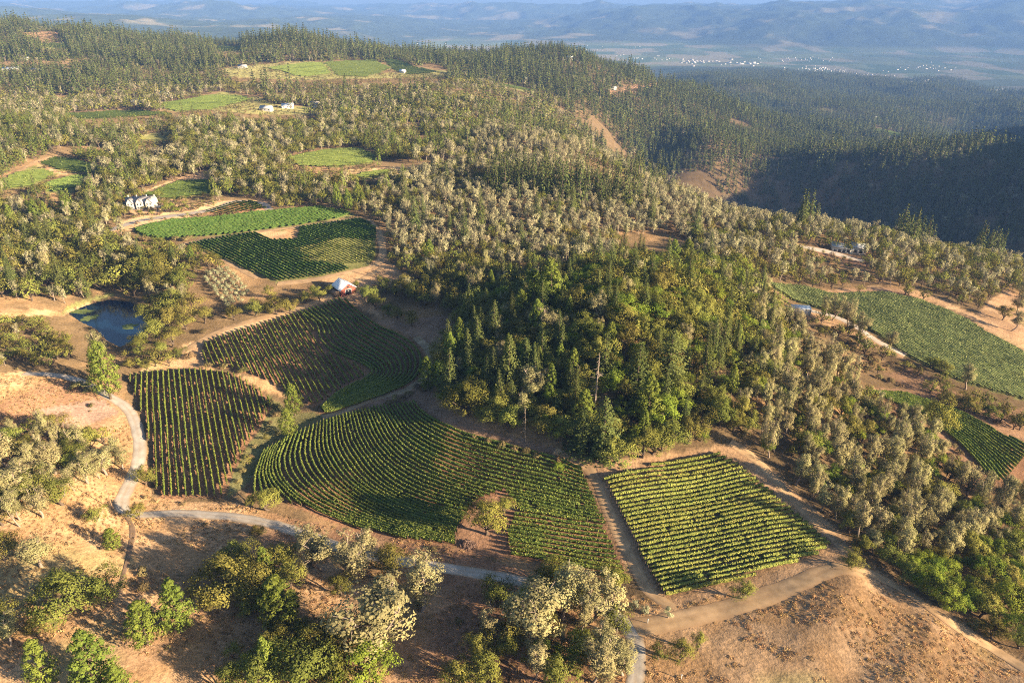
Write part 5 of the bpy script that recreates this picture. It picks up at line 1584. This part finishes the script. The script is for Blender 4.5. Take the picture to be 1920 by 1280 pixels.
# red barn, gable end towards the lower right
p = at(646, 546)
b = empty('barn', (p[0], p[1], p[2]), math.radians(-52))
tag(b, 'red barn with a shining white metal roof above the shaded vines', 'barn')
BL, BW, BH, BR = 10.5, 9.0, 3.4, 3.0
walls_mesh('wall', BL, BW, BH, BR, red, b)
for s in (-1, 1):
    rf = part('roof_slope', [roof_slab(BL, BW, BH, BR, s, 0.7)], tin, b)
    for k in range(6):
        x = -BL / 2 + (k + 0.5) * BL / 6
        V, Fq = roof_slab(0.12, BW, BH + 0.19, BR, s, 0.7, 0.05)
        V[:, 0] = np.where(V[:, 0] > 0, x + 0.06, x - 0.06)
        part('roof_seam', [(V, Fq)], tin, rf)
d_ = part('door', [box(BL / 2 + 0.02, BL / 2 + 0.12, -1.6, 1.6, 0, 2.9)], darkm, b)
part('door_frame', [box(BL / 2 + 0.02, BL / 2 + 0.16, -1.85, -1.6, 0, 2.9), box(BL / 2 + 0.02, BL / 2 + 0.16, 1.6, 1.85, 0, 2.9), box(BL / 2 + 0.02, BL / 2 + 0.16, -1.85, 1.85, 2.902, 3.15)], white, d_)
part('loft_window', [box(BL / 2 + 0.02, BL / 2 + 0.1, -0.6, 0.6, 3.9, 5.0)], darkm, b)
for x in (-3.5, 0, 3.5):
    part('window', [box(x - 0.6, x + 0.6, -BW / 2 - 0.09, -BW / 2 - 0.02, 1.4, 2.6)], darkm, b)
part('lean_to', [box(-BL / 2 + 1, BL / 2 - 1, -BW / 2 - 3.2, -BW / 2 - 0.2, -1, 2.2)], brown, b)

# white country house: a long body, cross gables and chimneys
p = at(268, 388)
r = empty('country_house', (p[0], p[1], p[2]), math.radians(8))
tag(r, 'large white country house with many gables and chimneys by the driveway', 'house')
r.scale = (0.82, 0.82, 0.82)
walls_mesh('wall', 26, 9, 6, 4.0, white, r)
for s in (-1, 1):
    part('roof_slope', [roof_slab(26, 9, 6, 4.0, s)], slate, r)
for x, L_ in ((-8, 12), (0.5, 13), (9, 12)):
    wg = walls_mesh('gable_wing', L_, 6.0, 6.2, 3.8, white, r)
    wg.rotation_euler = (0, 0, math.pi / 2)
    wg.location = (x, -2.4, 0)
    for s in (-1, 1):
        part('roof_slope', [roof_slab(L_, 6.0, 6.2, 3.8, s)], slate, wg)
    for z in (1.0, 4.0):
        for y in (-1.4, 1.4):
            part('window', [box(-L_ / 2 - 0.08, -L_ / 2 - 0.02, y - 0.5, y + 0.5, z, z + 1.6)], darkm, wg)
for x in (-11.5, -4, 5, 12):
    part('chimney', [box(x - 0.4, x + 0.4, 0.9, 1.7, 6, 11.4)], white, r)
p = at(230, 386)
gable_house('garage', 226, 392, 9, 7, 3.2, 2.0, math.radians(20), white, slate, 'small white garage beside the country house', 'garage', 1)
# hedge-walled pool terrace in front of the house
p = at(298, 389)
r = empty('terrace_wall', (p[0], p[1], p[2]), math.radians(5))
tag(r, 'low white garden wall in front of the country house', 'wall')
part('wall', [box(-9, 9, -0.3, 0.3, -1, 1.3)], white, r)
part('coping', [box(-9.2, 9.2, -0.45, 0.45, 1.302, 1.45)], slate, r)

# flat roofed house at the canyon rim
p = at(1588, 472)
r = empty('flat_roofed_house', (p[0], p[1], p[2]), math.radians(-14))
tag(r, 'long low house with flat white roofs at the canyon rim', 'house')
part('wall', [box(-11, 3, -4, 4, -2, 3.2)], cream, r)
ro = part('roof', [box(-7.7, 7.7, -4.8, 4.8, -0.2, 0.2)], white, r); ro.location = (-4.1, 0, 4.3); ro.rotation_euler = (math.radians(6), math.radians(7), 0)
part('wall', [box(3.02, 12, -3, 6, -2, 4.0)], cream, r)
ro = part('roof', [box(-5.1, 5.1, -5.1, 5.1, -0.2, 0.2)], white, r); ro.location = (7.5, 1.5, 4.9); ro.rotation_euler = (math.radians(6), math.radians(7), 0)
part('skylight', [box(5, 8, 0, 3, 4.0, 6.0)], white, r)
for x in (-9, -6, -3, 0):
    part('window', [box(x - 1, x + 1, -4.08, -4.01, 0.5, 2.6)], darkm, r)
for x in (5, 8.5):
    part('window', [box(x - 1, x + 1, -3.08, -3.01, 0.6, 3.0)], darkm, r)
# white shed at the corner of the big vineyard
p = at(1500, 586)
r = empty('shed', (p[0], p[1], p[2]), math.radians(-10))
tag(r, 'white metal shed at the corner of the big right vineyard', 'shed')
part('wall', [box(-5, 5, -2.6, 2.6, -1, 3.4)], white, r)
part('roof', [box(-5.3, 5.3, -2.9, 2.9, 3.402, 3.62)], tin, r)
part('door', [box(5.01, 5.08, -1.2, 1.2, 0, 2.6)], slate, r)
part('corner_post', [box(4.8, 5.12, -2.78, -2.62, -1, 3.4)], white, r)
# long pale roof at the left edge
p = at(10, 482)
r = empty('greenhouse', (p[0], p[1], p[2]), math.radians(6))
tag(r, 'long pale roofed greenhouse at the left edge of the wood', 'greenhouse')
walls_mesh('wall', 26, 12, 3.2, 2.0, white, r)
for s in (-1, 1):
    part('roof_slope', [roof_slab(26, 12, 3.2, 2.0, s, 0.3)], tin, r)
for k in range(5):
    part('rib', [box(-10.4 + k * 5.2 - 0.1, -10.4 + k * 5.2 + 0.1, -6.1, -6.01, 0, 3.2)], slate, r)
FARH = [(20, 134, 34, 14, 5, 2.5, 'cream', 'long white hall at the far left edge'), (68, 136, 26, 12, 5, 2.5, 'white', 'white roofed hall right of the far long hall'), (47, 113, 14, 8, 4, 2, 'white', 'small white house above the far halls'),
        (500, 208, 16, 9, 4, 3, 'white', 'small white house right of the broad distant vineyard'), (540, 203, 16, 9, 4, 3, 'cream', 'cream house between the two by the distant vineyard'), (590, 201, 18, 9, 5, 3, 'slate', 'grey roofed house at the end of the distant lane'),
        (255, 196, 14, 9, 4, 3, 'cream', 'cream house at the left end of the broad distant vineyard'), (310, 180, 14, 8, 4, 3, 'white', 'white house above the broad distant vineyard'), (135, 205, 16, 8, 4, 3, 'cream', 'cream house at the end of the long thin vineyard'),
        (505, 280, 14, 9, 4, 3, 'slate', 'dark roofed house in the trees above the hillside vineyard'), (220, 250, 10, 7, 4, 2, 'white', 'white cottage left of the small green patch'), (610, 248, 10, 7, 4, 2, 'white', 'white cottage in the trees right of centre'),
        (1068, 112, 14, 9, 6, 3, 'cream', 'lone house under the conical far hilltop'), (1155, 126, 16, 10, 6, 3, 'white', 'pale house on the descending far ridge'), (1185, 143, 22, 10, 6, 3, 'white', 'white house above the terraced clearing on the far ridge'),
        (455, 128, 16, 9, 4, 3, 'slate', 'grey shed by the crest meadow'), (1150, 168, 14, 8, 4, 3, 'white', 'small white house beside the terraced clearing'), (755, 137, 12, 8, 4, 3, 'cream', 'cream house at the end of the crest vineyard'),
        (985, 150, 14, 8, 4, 3, 'cream', 'cream house near the tiny far vineyard strip'), (1640, 222, 16, 10, 5, 3, 'white', 'white house on the slope behind the shaded ridge')]
for i, (a, b_, L_, W_, h_, rh_, m_, lb) in enumerate(FARH):
    gable_house('house', a, b_, L_, W_, h_, rh_, math.radians([12, -25, 40, -8][i % 4]), {'white': white, 'cream': cream, 'slate': cream}[m_], {'white': white, 'cream': tin, 'slate': slate}[m_], lb, 'house', 3, True, i % 2 == 0)

# heap of cut branches in the clearing
p = at(878, 1022)
rg = np.random.default_rng(12)
B = Build()
for i in range(150):
    a = rg.uniform(0, 6.28); r_ = 2.6 * rg.uniform(0, 1) ** 0.6
    c = np.array([math.cos(a) * r_, math.sin(a) * r_ * 0.8, max(0.1, 1.7 * (1 - r_ / 2.8)) * rg.uniform(0.3, 1.0)])
    d = rg.normal(size=3) * np.array([1, 1, 0.45]); d /= np.linalg.norm(d)
    L_ = rg.uniform(0.8, 2.2)
    B.add(*tube(np.array([c - d * L_ / 2, c + rg.normal(size=3) * 0.08, c + d * L_ / 2]), [0.07, 0.06, 0.03], 4))
me = B.mesh('brush_heap', plain_mat('cut_wood', (0.20, 0.13, 0.10), 0.95, 0.45, 2))
hp = link('brush_heap', me, None, None, (p[0], p[1], p[2]))
tag(hp, 'heap of cut brown branches in the clearing below the yellow tree', 'brush heap')

# utility poles with a crossarm
def pole(px, py, h, lab):
    p = at(px, py)
    r = empty('utility_pole', (p[0], p[1], p[2]), rng.uniform(0, 3))
    tag(r, lab, 'utility pole', 'wooden utility poles')
    V, Fq = tube(np.array([[0, 0, -0.5], [0, 0, h * 0.5], [0.05, 0, h]]), [0.17, 0.14, 0.11], 8)
    part('post', [(V, Fq)], brown, r)
    part('crossarm', [box(-1.2, 1.2, -0.07, 0.07, h - 0.9, h - 0.75)], brown, r)
pole(212, 955, 10.5, 'wooden utility pole on the grass beside the gravel road junction')
pole(1612, 632, 8, 'wooden utility pole beside the short paved lane')
for x_, y_, lb in [(1214, 1168, 'short white marker post beside the silvery shrubs'), (1277, 1272, 'short grey post at the bottom of the tan slope')]:
    p = at(x_, y_)
    r = empty('marker_post', (p[0], p[1], p[2]))
    tag(r, lb, 'post')
    part('post', [box(-0.09, 0.09, -0.09, 0.09, -0.2, 1.5)], white, r)
    part('cap', [box(-0.12, 0.12, -0.12, 0.12, 1.502, 1.6)], tin, r)

# ------------------------------------------------------------------ town and farms on the valley floor: too far to pick apart
rg = np.random.default_rng(77)
Vs, Fs, o_ = [], [], 0
spots = []
for cx_, cy_, sx_, sy_, n__ in [(1300, 116, 45, 4, 46), (1390, 120, 30, 3, 30), (1540, 131, 50, 5, 90), (1620, 143, 40, 4, 50), (1715, 153, 40, 4, 60), (1490, 112, 60, 5, 40), (1730, 128, 60, 6, 40), (1860, 172, 40, 5, 30), (1050, 90, 90, 8, 50), (800, 88, 80, 8, 40), (1200, 108, 60, 6, 40), (1800, 165, 40, 3, 20)]:
    for k in range(n__):
        spots.append((rg.normal(cx_, sx_ * 0.6), rg.normal(cy_, sy_ * 0.6), 1.0 if cx_ in (1300, 1390, 1715) else 0.5))
spots = [s for i, s in enumerate(spots) if i % 5 < 3]
for a, b_, s in spots:
    p = at(a, b_)
    if p[1] < 4500 or p[1] > 12000: continue
    L_, W_, h_ = rg.uniform(12, 60) * s * rg.uniform(0.4, 1), rg.uniform(9, 24) * s, rg.uniform(4, 8)
    V, Fq = box(-L_ / 2, L_ / 2, -W_ / 2, W_ / 2, -6, h_)
    th = rg.uniform(0, 3.14)
    R_ = np.array([[math.cos(th), -math.sin(th), 0], [math.sin(th), math.cos(th), 0], [0, 0, 1]])
    V = V @ R_.T + p
    Vs.append(V); Fs.append(Fq + o_); o_ += 8
me = mesh_np('distant_town', np.vstack(Vs), np.vstack(Fs))
tag(link('distant_town', me, plain_mat('town_walls', (0.42, 0.40, 0.37), 0.9)), 'scatter of pale buildings of the town on the valley floor', 'town', kind='stuff')

# ------------------------------------------------------------------ haze: the air of the whole valley
hm, n, l = new_mat('valley_haze')
pv = N(n, 'ShaderNodeVolumePrincipled')
pv.inputs['Color'].default_value = (0.18, 0.355, 0.80, 1)
pv.inputs['Density'].default_value = HAZE_D
pv.inputs['Anisotropy'].default_value = 0.0
ho = N(n, 'ShaderNodeOutputMaterial')
l.new(pv.outputs[0], ho.inputs['Volume'])
hm.cycles.homogeneous_volume = True
zmin = float(GZ.min()) - 5
zmax = max(float(GZ.max()) + 45, CAM_H + 30)
V, Fq = box(-30000, 30000, -400, 24500, zmin, zmax)
hz = link('haze', mesh_np('haze', V, Fq), hm)
tag(hz, 'thin blue haze filling the valley air', 'haze', kind='stuff')
